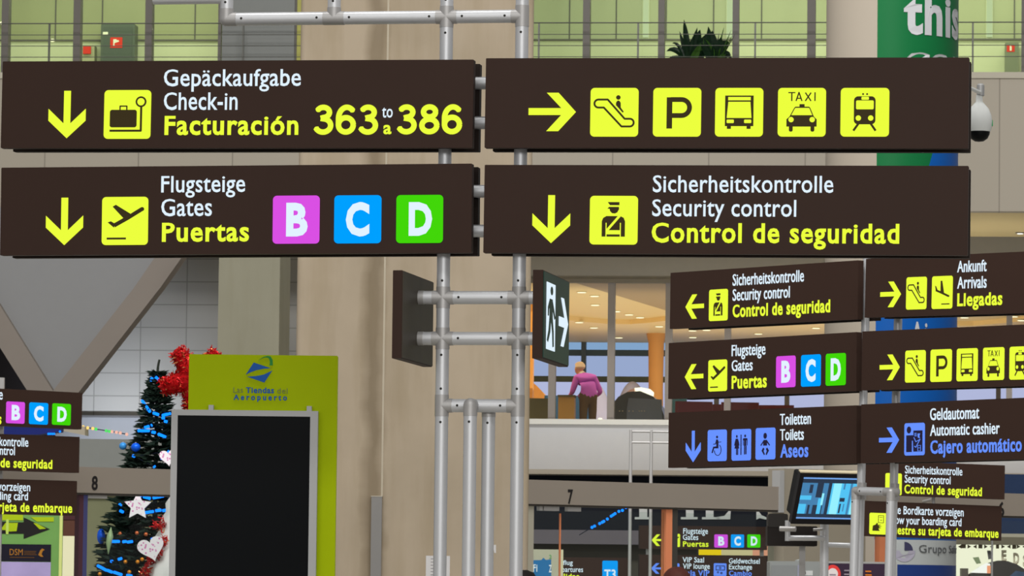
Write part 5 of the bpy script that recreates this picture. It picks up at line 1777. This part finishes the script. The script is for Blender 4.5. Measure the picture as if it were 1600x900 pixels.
sq.n = 0
sq(0, 1, .955, .985, 1); sq(0, 1, .015, .045, 1)
sq(.0, .47, .13, .86, 2)
sq(.0, .20, .46, .56, 3); sq(.0, .13, .13, .36, 3); sq(.13, .17, .13, .46, 2)
sq(.16, .42, .13, .34, 0); sq(.20, .25, .13, .86, 2); sq(.27, .38, .52, .86, 0); sq(.14, .2, .62, .82, 0)
sq(.33, .40, .13, .50, 3); sq(.38, .43, .34, .62, 4); sq(.42, .47, .13, .86, 2)
sq(.53, 1, .13, .86, 3); sq(.56, .70, .13, .86, 4); sq(.86, .90, .13, .86, 2); sq(.92, .98, .13, .6, 4)
sq(.71, .80, .43, .52, 0); sq(.74, .77, .72, .86, 2); sq(.72, .75, .16, .38, 0); sq(.79, .81, .2, .38, 2)
sm.build('screen', [em('screen_dark', (46, 58, 76)), em('screen_line', (120, 170, 240)), em('screen_mid_blue', (72, 130, 176)), em('screen_cyan', (84, 196, 244)), em('screen_pale_cyan', (150, 240, 255))], mon)
bxf = fr(1240, 840, 46)
t = thing('equipment_box', 'black equipment box beneath the tilted monitor', 'box', bxf)
MB().box(bxf.x(1199, 840), bxf.x(1277, 840), 0, 0.35, bxf.z(1240, 853), bxf.z(1240, 822), bev=0.01).build('case', dif('black_equipment', (32, 28, 26), 0.5, var=0.05), t)
MB().box(bxf.x(1200, 840), bxf.x(1231, 840), -0.01, 0.3, bxf.z(1240, 824), bxf.z(1240, 803), bev=0.02).build('lid', dif('dark_grey_equipment', (44, 42, 40), 0.5, var=0.05), t)
MB().box(bxf.x(1255, 840) - .03, bxf.x(1255, 840) + .03, 0.1, 0.16, -bxf.o.z, bxf.z(1240, 853)).build('pedestal', M['cpl'], t)

# lit advertising strip, grey machine and framed poster at the bottom
adf = fr(1180, 865, 74)
t = thing('lit_advertisement', 'long lit advertising panel in yellow, cream, red and white', 'advertisement', adf)
ad = MB()
for k, (a, b, y0, y1) in enumerate(((1092, 1127, 850, 868), (1127, 1176, 850, 868), (1176, 1203, 850, 868), (1202, 1236, 853, 890), (1236, 1263, 853, 890), (1272, 1279, 853, 890))):
    ad.box(adf.x(a, 860), adf.x(b, 860), 0, 0.08, adf.z(1180, y1), adf.z(1180, y0), k if k < 5 else 4)
ad.build('light_panel', [em('ad_yellow', (238, 204, 20)), em('ad_cream', (200, 188, 140)), em('ad_salmon', (214, 150, 120)), em('ad_red', (232, 66, 34)), em('ad_white', (255, 252, 226), 1.1)], t)
MB().box(adf.x(1090, 860), adf.x(1282, 860), 0.085, 0.2, -adf.o.z, adf.z(1180, 848)).build('backing', dark_m, t)
MB().prism([adf.uv(a, b) for a, b in ((1202, 866), (1207, 868), (1208, 874), (1204, 890), (1202, 890))], -0.01, 0.0).build('pale_shape', em('ad_peach', (246, 200, 130)), t)
mcf = fr(1245, 890, 50)
t = thing('ticket_machine', 'grey cabinet top at the bottom edge below the lit red panel', 'machine', mcf)
gm_ = dif('grey_machine', (134, 137, 136), 0.45, 0.1, var=0.04)
MB().box(mcf.x(1203, 890), mcf.x(1286, 890), 0, 0.6, -mcf.o.z, mcf.z(1245, 877), bev=0.01).build('body', gm_, t)
MB().box(mcf.x(1205, 890), mcf.x(1247, 890), -0.02, 0, mcf.z(1245, 940), mcf.z(1245, 883.5), bev=0.005).build('door', dif('grey_machine_door', (124, 127, 128), 0.45, 0.1, var=0.04), t)
MB().box(mcf.x(1246, 890), mcf.x(1255, 890), -0.03, 0, mcf.z(1245, 940), mcf.z(1245, 883), bev=0.005).build('hinge_plate', dif('lilac_grey_plate', (140, 142, 160), 0.4, 0.1, var=0), t)
MB().lathe([(0.05, 0), (0.05, 0.012), (0.01, 0.025)], (mcf.x(1250, 890), 0.1, mcf.z(1245, 877))).build('cap', gm_, t)
MB().box(mcf.x(1255.5, 890), mcf.x(1270, 890), -0.006, 0, mcf.z(1245, 899), mcf.z(1245, 891.5)).build('label_plate', dif('white_label', (190, 192, 192), 0.5, var=0), t)
MB().box(mcf.x(1256.5, 890), mcf.x(1259, 890), -0.009, -0.005, mcf.z(1245, 897), mcf.z(1245, 892.5)).build('emblem', num_m, t)
pff = fr(1330, 890, 49.5)
t = thing('framed_poster', 'framed dark purple poster with a red and white ring', 'poster', pff)
MB().box(pff.x(1286.5, 890), pff.x(1402, 890), 0, 0.05, -pff.o.z + 0.3, pff.z(1330, 877.5)).build('frame', dif('pale_grey_frame', (150, 150, 148), 0.4, 0.2, var=0), t)
MB().box(pff.x(1286.5, 890), pff.x(1402, 890), -0.1, 0.2, -pff.o.z, -pff.o.z + 0.3).build('foot', M['cpl'], t)
MB().box(pff.x(1289, 890), pff.x(1399, 890), -0.004, 0, -pff.o.z + 0.34, pff.z(1330, 880.5)).build('print', dif('dark_purple_print', (52, 38, 56), 0.5, var=0.06), t)
c0 = pff.uv(1301, 897)
kk = 49.5 / 7000
rm = MB()
n = 28
rm.prism(ell(c0[0], c0[1], 12.5 * kk, 14.5 * kk, n), -0.008, -0.003, 0)
rm.prism(ell(c0[0], c0[1], 8.2 * kk, 9.2 * kk, n), -0.010, -0.003, 1)
rm.build('ring_emblem', [dif('ring_red', (214, 62, 58), 0.5, var=0), dif('ring_white', (214, 206, 206), 0.5, var=0)], t)
gi = dif('poster_grey_ink', (140, 128, 140), 0.5, var=0)
fp = MB()
for x0_, x1_, y_, mi in ((1296, 1306, 898.3, 0), (1319, 1328, 891.5, 0), (1319, 1329, 897.5, 0), (1352, 1361, 892.5, 1), (1352, 1362, 898, 1)):
    fp.box(pff.x(x0_, 893), pff.x(x1_, 893), -0.012, -0.003, pff.z(1330, y_ + 1.1), pff.z(1330, y_ - 1.1), mi)
fp.build('fine_print', [gi, dif('poster_orange_text', (196, 110, 40), 0.5, var=0)], t)

# bright shop at the lower right
sh = fr(1550, 875, 78)
t = thing('lit_shop', 'brightly lit shop with a dark dome sign at the lower right', 'shop', sh)
q = lambda pts: [sh.uv(a, b) for a, b in pts]
MB().box(sh.x(1489, 870), sh.x(1700, 870), 0.4, 0.5, -sh.o.z, sh.z(1550, 848)).build('back_wall', em('shop_light', (248, 248, 220), 1.0), t)
MB().box(sh.x(1489, 870), sh.x(1700, 870), -0.1, 0.6, sh.z(1550, 851), sh.z(1550, 839)).build('fascia', dif('grey_brown_fascia', (112, 106, 90), 0.6, var=0.05), t)
fr_m = MB()
for a, b in ((1503, 1510), (1530, 1536), (1557.5, 1562), (1583, 1589), (1610, 1616)):
    fr_m.box(sh.x(a, 855), sh.x(b, 855), 0.1, 0.14, sh.z(1550, 857), sh.z(1550, 851))
for c in (1496.5, 1520, 1546, 1573, 1597):
    for s_ in (-1, 1):
        fr_m.prism(q([(c + s_ * 7, 851), (c + s_ * 7, 857), (c + s_ * 1.5, 854)]), 0.1, 0.14)
fr_m.build('frieze', dif('taupe_frieze', (112, 100, 76), 0.6, var=0), t)
dome = MB()
dome.prism(q([(1513, 910), (1514, 897), (1530, 886), (1546, 879), (1558, 876), (1572, 877), (1586, 882), (1600, 891), (1612, 904), (1616, 912)]), -0.3, 0.1)
dome.build('dome_sign', dif('charcoal_dome', (66, 64, 62), 0.4, var=0.25, scale=2), t)
MB().prism(q([(1566, 912), (1575, 900), (1584, 892), (1596, 894), (1606, 912)]), -0.31, -0.29).build('dome_picture', dif('dome_blue_green', (66, 84, 110), 0.4, var=0.6, scale=6), t)
MB().box(sh.x(1502.5, 890), sh.x(1513, 890), 0.0, 0.3, -sh.o.z, sh.z(1507, 888)).build('pillar', dif('grey_shop_pillar', (98, 92, 84), 0.5, var=0.05), t)
MB().prism(q([(1544.5, 860), (1550, 860), (1552, 873), (1546.5, 874)]), 0.2, 0.24).build('hanging_panel', dif('slate_panel', (100, 98, 100), 0.5, var=0), t)
MB().prism(q([(1522, 871), (1531, 870), (1535, 880), (1528, 881)]), 0.2, 0.24).build('hanging_panel', dif('sage_panel', (150, 166, 130), 0.5, var=0), t)
MB().prism(q([(1513, 895), (1530, 884), (1538, 880), (1544, 881), (1544, 896)]), -0.34, -0.31).build('lit_sign', em('lit_white_sign', (255, 255, 248), 1.0), t)
MB().box(sh.x(1539, 888), sh.x(1544.5, 888), -0.36, -0.33, sh.z(1541, 896), sh.z(1541, 884)).build('orange_edge', em('lit_orange_edge', (240, 160, 120), 1.0), t)
brn = dif('gilt_letter_edge', (150, 126, 90), 0.5, var=0)
ww = dif('cream_letter', (222, 214, 190), 0.5, var=0)
for ch, a, b, yb, yt in (('E', 1567.5, 1575, 875, 860), ('D', 1586, 1595, 880, 864), ('S', 1601, 1610, 884, 867)):
    lettering(t, ch, sh.x(a + .6, 870), sh.x(b + .6, 870), sh.z(1580, yb + .6), sh.z(1580, yt) - sh.z(1580, yb), brn, True, y=0.30, off=0.05, name='letter')
    lettering(t, ch, sh.x(a, 870), sh.x(b, 870), sh.z(1580, yb), sh.z(1580, yt) - sh.z(1580, yb), ww, True, y=0.285, off=0.03, name='letter')
struct('wall_shop_right', MB().box(sh.x(1489, 870) + sh.o.x, sh.o.x + 4, 79.0, 79.3, gz(1580, 841, 79), gz(1580, 741, 79)), dif('navy_stripe_fascia', (38, 54, 84), 0.5, var=0.1))
struct('trim_12', MB().box(sh.x(1489, 870) + sh.o.x, sh.o.x + 4, 78.9, 79.0, gz(1580, 841, 79), gz(1580, 834, 79)), pale_m)

# wifi notice behind the glass of gate 7
wfi = fr(856, 880, 57)
t = thing('notice_board', 'pale notice board with a blue Wi-Fi block behind gate 7', 'notice', wfi)
MB().box(wfi.x(826, 880), wfi.x(880, 880), 0, 0.05, -wfi.o.z, wfi.z(856, 858.5)).build('board', dif('pale_board', (158, 156, 138), 0.5, var=0.04), t)
MB().prism([wfi.uv(a, b) for a, b in ((826, 910), (826, 875.5), (846, 875), (849, 871.5), (853, 875), (861, 874), (861.5, 910))], -0.005, 0).build('blue_block', dif('wifi_blue', (38, 98, 148), 0.5, var=0.04), t)
wl_ = dif('wifi_white', (196, 204, 210), 0.5, var=0)
lettering(t, 'Wi-Fi', wfi.x(815, 892), wfi.x(839.5, 892), wfi.z(830, 893), wfi.z(830, 882) - wfi.z(830, 893), wl_, True, y=-0.005)
lettering(t, 'Z', wfi.x(857.5, 894), wfi.x(862, 894), wfi.z(860, 894), wfi.z(860, 883) - wfi.z(860, 894), wl_, True, y=-0.005)
lettering(t, '2', wfi.x(858, 872), wfi.x(862, 872), wfi.z(860, 873), wfi.z(860, 867) - wfi.z(860, 873), dif('notice_green', (90, 150, 90), 0.5, var=0), False, y=-0.001)
MB().box(wfi.x(876.5, 880), wfi.x(880, 880), -0.01, 0, -wfi.o.z, wfi.z(856, 858.5)).build('edge_strip', dif('cream_edge', (186, 180, 150), 0.5, var=0), t)
bl = thing('light_string', 'string of blue lights hung diagonally behind the gate 7 glass', 'string lights', P(950, 808, 59.95), 'blue light strings by gate 7')
o = P(950, 808, 59.95)
pts = []
for px, py in ((925, 824), (929, 822), (937, 818), (941, 816), (943.5, 814.5), (949, 811), (955, 806.5), (958, 804.5), (961, 802.5), (967, 799), (972.5, 797.5), (978, 793), (980, 791)):
    p = P(px, py, 59.95) - o
    pts.append(p)
    MB().ball(p, 0.020, seg=8, rings=6).build('bulb', led, bl, True)
bl_top = P(985.5, 789, 59.97) - o
MB().path([P(905, 836, 59.95) - o] + pts + [bl_top], 0.006, 6).build('wire', wire_m, bl)

# ------------------------------------------------------------------ people
skin = dif('skin', (196, 142, 112), 0.5, var=0.05, scale=20)


def person(name_label, loc, rot, H, pose, cloth, hair_m, collar=None, group=None, girth=1.0):
    """Jointed figure grown as one skin surface; cloth = (top, trousers, shoes)."""
    k = H / 1.75
    J = dict(pelvis=(0, 0, .95), waist=(0, 0, 1.08), chest=(0, .0, 1.28), upper=(0, 0, 1.40), neck=(0, 0, 1.48), jaw=(0, .03, 1.56), head=(0, .02, 1.635), crown=(0, .01, 1.69),
             shL=(-.18, 0, 1.41), shR=(.18, 0, 1.41), elL=(-.26, 0, 1.13), elR=(.26, 0, 1.13), wrL=(-.26, .10, .88), wrR=(.26, .10, .88),
             hipL=(-.09, 0, .91), hipR=(.09, 0, .91), knL=(-.10, .02, .50), knR=(.10, .02, .50), anL=(-.10, -.02, .08), anR=(.10, -.02, .08), toL=(-.11, .16, .03), toR=(.11, .16, .03))
    J.update(pose)
    Rd = dict(pelvis=(.16, .12), waist=(.15, .11), chest=(.165, .12), upper=(.12, .09), neck=(.055, .06), jaw=(.062, .075), head=(.078, .098), crown=(.06, .075),
              shL=.07, shR=.07, elL=.048, elR=.048, wrL=.03, wrR=.03, hipL=.095, hipR=.095, knL=.065, knR=.065, anL=.045, anR=.045, toL=.035, toR=.035)
    for n_ in ('pelvis', 'waist', 'chest', 'upper'):
        Rd[n_] = tuple(r * girth for r in Rd[n_])
    for n_ in ('shL', 'shR', 'elL', 'elR', 'hipL', 'hipR', 'knL', 'knR'):
        Rd[n_] *= (1 + girth) / 2
    E_ = [('pelvis', 'waist'), ('waist', 'chest'), ('chest', 'upper'), ('upper', 'neck'), ('neck', 'jaw'), ('jaw', 'head'), ('head', 'crown'), ('upper', 'shL'), ('upper', 'shR'), ('shL', 'elL'), ('elL', 'wrL'), ('shR', 'elR'), ('elR', 'wrR'),
          ('pelvis', 'hipL'), ('pelvis', 'hipR'), ('hipL', 'knL'), ('knL', 'anL'), ('anL', 'toL'), ('hipR', 'knR'), ('knR', 'anR'), ('anR', 'toR')]
    # nose, ears, hands with five fingers
    hd = Vector(J['head'])
    fd = (Vector(J['jaw']) - Vector(J['neck'])); fd.z = 0
    fd = fd.normalized() if fd.length > 1e-3 else Vector((0, 1, 0))
    sd = Vector((fd.y, -fd.x, 0))
    J['nose'] = tuple(hd + fd * .112 + Vector((0, 0, -.03))); Rd['nose'] = .013; E_.append(('head', 'nose'))
    for s_, nm in ((1, 'earR'), (-1, 'earL')):
        J[nm] = tuple(hd + sd * s_ * .088 + Vector((0, 0, -.015))); Rd[nm] = .018; E_.append(('head', nm))
    for S in 'LR':
        w, e = Vector(J['wr' + S]), Vector(J['el' + S])
        d = (w - e).normalized()
        sx = 1 if S == 'L' else -1
        a = d.cross(Vector((0, 1, 0.3))).normalized() * sx
        J['pa' + S] = tuple(w + d * .07); Rd['pa' + S] = (.038, .02); E_.append(('wr' + S, 'pa' + S))
        nrm = d.cross(a).normalized()
        for i, (off, ln) in enumerate(((-.03, .07), (-.011, .082), (.010, .078), (.029, .06))):
            b0_ = w + d * .10 + a * off
            J['f%d%s' % (i, S)] = tuple(b0_); J['g%d%s' % (i, S)] = tuple(b0_ + d * ln * .5 + nrm * .008); J['h%d%s' % (i, S)] = tuple(b0_ + d * ln * .9 + nrm * .028)
            for c_ in 'fgh': Rd['%s%d%s' % (c_, i, S)] = .0095 if c_ != 'h' else .008
            E_ += [('pa' + S, 'f%d%s' % (i, S)), ('f%d%s' % (i, S), 'g%d%s' % (i, S)), ('g%d%s' % (i, S), 'h%d%s' % (i, S))]
        b0_ = w + d * .045 - a * .042
        J['t' + S] = tuple(b0_); J['u' + S] = tuple(b0_ + d * .04 - a * .02); Rd['t' + S] = .012; Rd['u' + S] = .0095
        E_ += [('wr' + S, 't' + S), ('t' + S, 'u' + S)]
    names = list(J)
    idx = {n: i for i, n in enumerate(names)}
    me = bpy.data.meshes.new('body')
    me.from_pydata([Vector(J[n]) * k for n in names], [(idx[a], idx[b]) for a, b in E_], [])
    o = bpy.data.objects.new('body', me)
    sc.collection.objects.link(o)
    mo = o.modifiers.new('skin', 'SKIN')
    mo.use_smooth_shade = True
    o.modifiers.new('sub', 'SUBSURF').levels = 2
    for n in names:
        r = Rd[n]
        r = r if isinstance(r, tuple) else (r, r)
        sv = me.skin_vertices[0].data[idx[n]]
        sv.radius = (r[0] * k, r[1] * k)
        sv.use_root = n == 'pelvis'
    bpy.context.view_layer.update()
    ev = o.evaluated_get(bpy.context.evaluated_depsgraph_get())
    m2 = bpy.data.meshes.new_from_object(ev)
    bpy.data.objects.remove(o)
    top, trs, sho = cloth
    for m in (skin, top, trs, sho): m2.materials.append(m)
    SEG = [(Vector(J[a]) * k, Vector(J[b]) * k, a, b) for a, b in E_]
    skinset = {'jaw', 'head', 'crown', 'nose', 'earL', 'earR'}
    handset = {'pa', 't', 'u'} | {c_ + str(i) for c_ in 'fgh' for i in range(4)}
    for p in m2.polygons:
        c = p.center
        best, bn = 1e9, None
        for A, B, a, b in SEG:
            ab = B - A
            t_ = max(0, min(1, (c - A).dot(ab) / max(1e-9, ab.length_squared)))
            dd = (A + ab * t_ - c).length
            if dd < best: best, bn = dd, (a, b, t_)
        a, b, t_ = bn
        if b in skinset or (b == 'neck' and t_ > 0.65): mi = 0
        elif b[:-1] in handset: mi = 0
        elif b in ('toL', 'toR') or (b in ('anL', 'anR') and t_ > .93): mi = 3
        elif b in ('hipL', 'hipR', 'knL', 'knR', 'anL', 'anR') or (a == 'pelvis' and b == 'waist' and t_ < .25): mi = 2
        else: mi = 1
        p.material_index = mi
        p.use_smooth = True
    root = bpy.data.objects.new('person', None)
    sc.collection.objects.link(root)
    root.location = loc
    root.rotation_euler = (0, 0, rot)
    tag(root, name_label, 'person', group)
    m2.name = 'body'
    b = bpy.data.objects.new('body', m2)
    sc.collection.objects.link(b)
    b.parent = root
    hh = (Vector(J['head']) * .55 + Vector(J['crown']) * .45) * k - fd * .012 * k
    hm = MB()
    hm.ball((0, 0, 0), .092 * k, .112 * k, .094 * k, 20, 14)
    for i, v in enumerate(hm.v):
        v = Vector(v)
        n_ = noise.noise(v * 30) * .006
        v = v * (1 + n_ / .09)
        if v.y > .055 * k and v.z < .04 * k: v.y = .055 * k
        if v.z < -.055 * k: v.z = -.055 * k
        hm.v[i] = tuple(v)
    h_ = hm.build('hair', hair_m, root, True)
    h_.location = hh
    h_.rotation_euler = (0, 0, math.atan2(-fd.x, fd.y))
    if collar:
        nk = Vector(J['neck']) * k
        dz = (Vector(J['jaw']) - Vector(J['upper'])).normalized()
        MB().tube(nk - dz * .035 * k, nk + dz * .02 * k, .082 * k, 20, .07 * k).build('collar', collar, root, True)
    return root


pk = FP(919, 640, 89.6)
person('person with a bowed head in a pink sweater and brown trousers, seen from behind', (pk.x, pk.y, LF), 0.35, 1.80,
       dict(chest=(-.01, .06, 1.27), upper=(-.04, .13, 1.37), neck=(-.07, .19, 1.43), jaw=(-.10, .25, 1.475), head=(-.105, .245, 1.56), crown=(-.10, .225, 1.62),
            shL=(-.21, .10, 1.34), shR=(.15, .10, 1.36), elL=(-.29, .12, 1.07), elR=(.27, .02, 1.08), wrL=(-.24, .34, 1.04), wrR=(.20, .22, .99)),
       (dif('pink_sweater', (196, 100, 206), 0.8, var=0.08, scale=10), dif('brown_trousers', (96, 76, 44), 0.8, var=0.1, scale=8), M['black']),
       dif('thin_grey_hair', (190, 160, 128), 0.7, var=0.1, scale=20), dif('white_collar', (220, 212, 196), 0.7, var=0), girth=1.22)
drk = dif('dark_jacket', (40, 40, 48), 0.8, var=0.1, scale=8)
jns = dif('dark_jeans', (38, 44, 60), 0.8, var=0.1, scale=8)
p1 = P(1058, 890, 32)
person('person with short reddish brown hair at the bottom edge by the orange post', (p1.x, p1.y, 0), 0.4, (P(1058, 884, 32).z) / 1.0 * 1.0 - 0.01, {}, (drk, jns, M['black']), dif('reddish_brown_hair', (74, 40, 34), 0.6, var=0.25, scale=30), None, 'people below the signs')
p2 = P(819, 890, 30)
person('person with dark hair at the bottom edge beside the right-hand pole', (p2.x, p2.y, 0), -0.3, (P(819, 889, 30).z) - 0.01, {}, (jns, drk, M['black']), dif('black_hair', (24, 20, 20), 0.6, var=0.2, scale=30, raw=True), None, 'people below the signs')
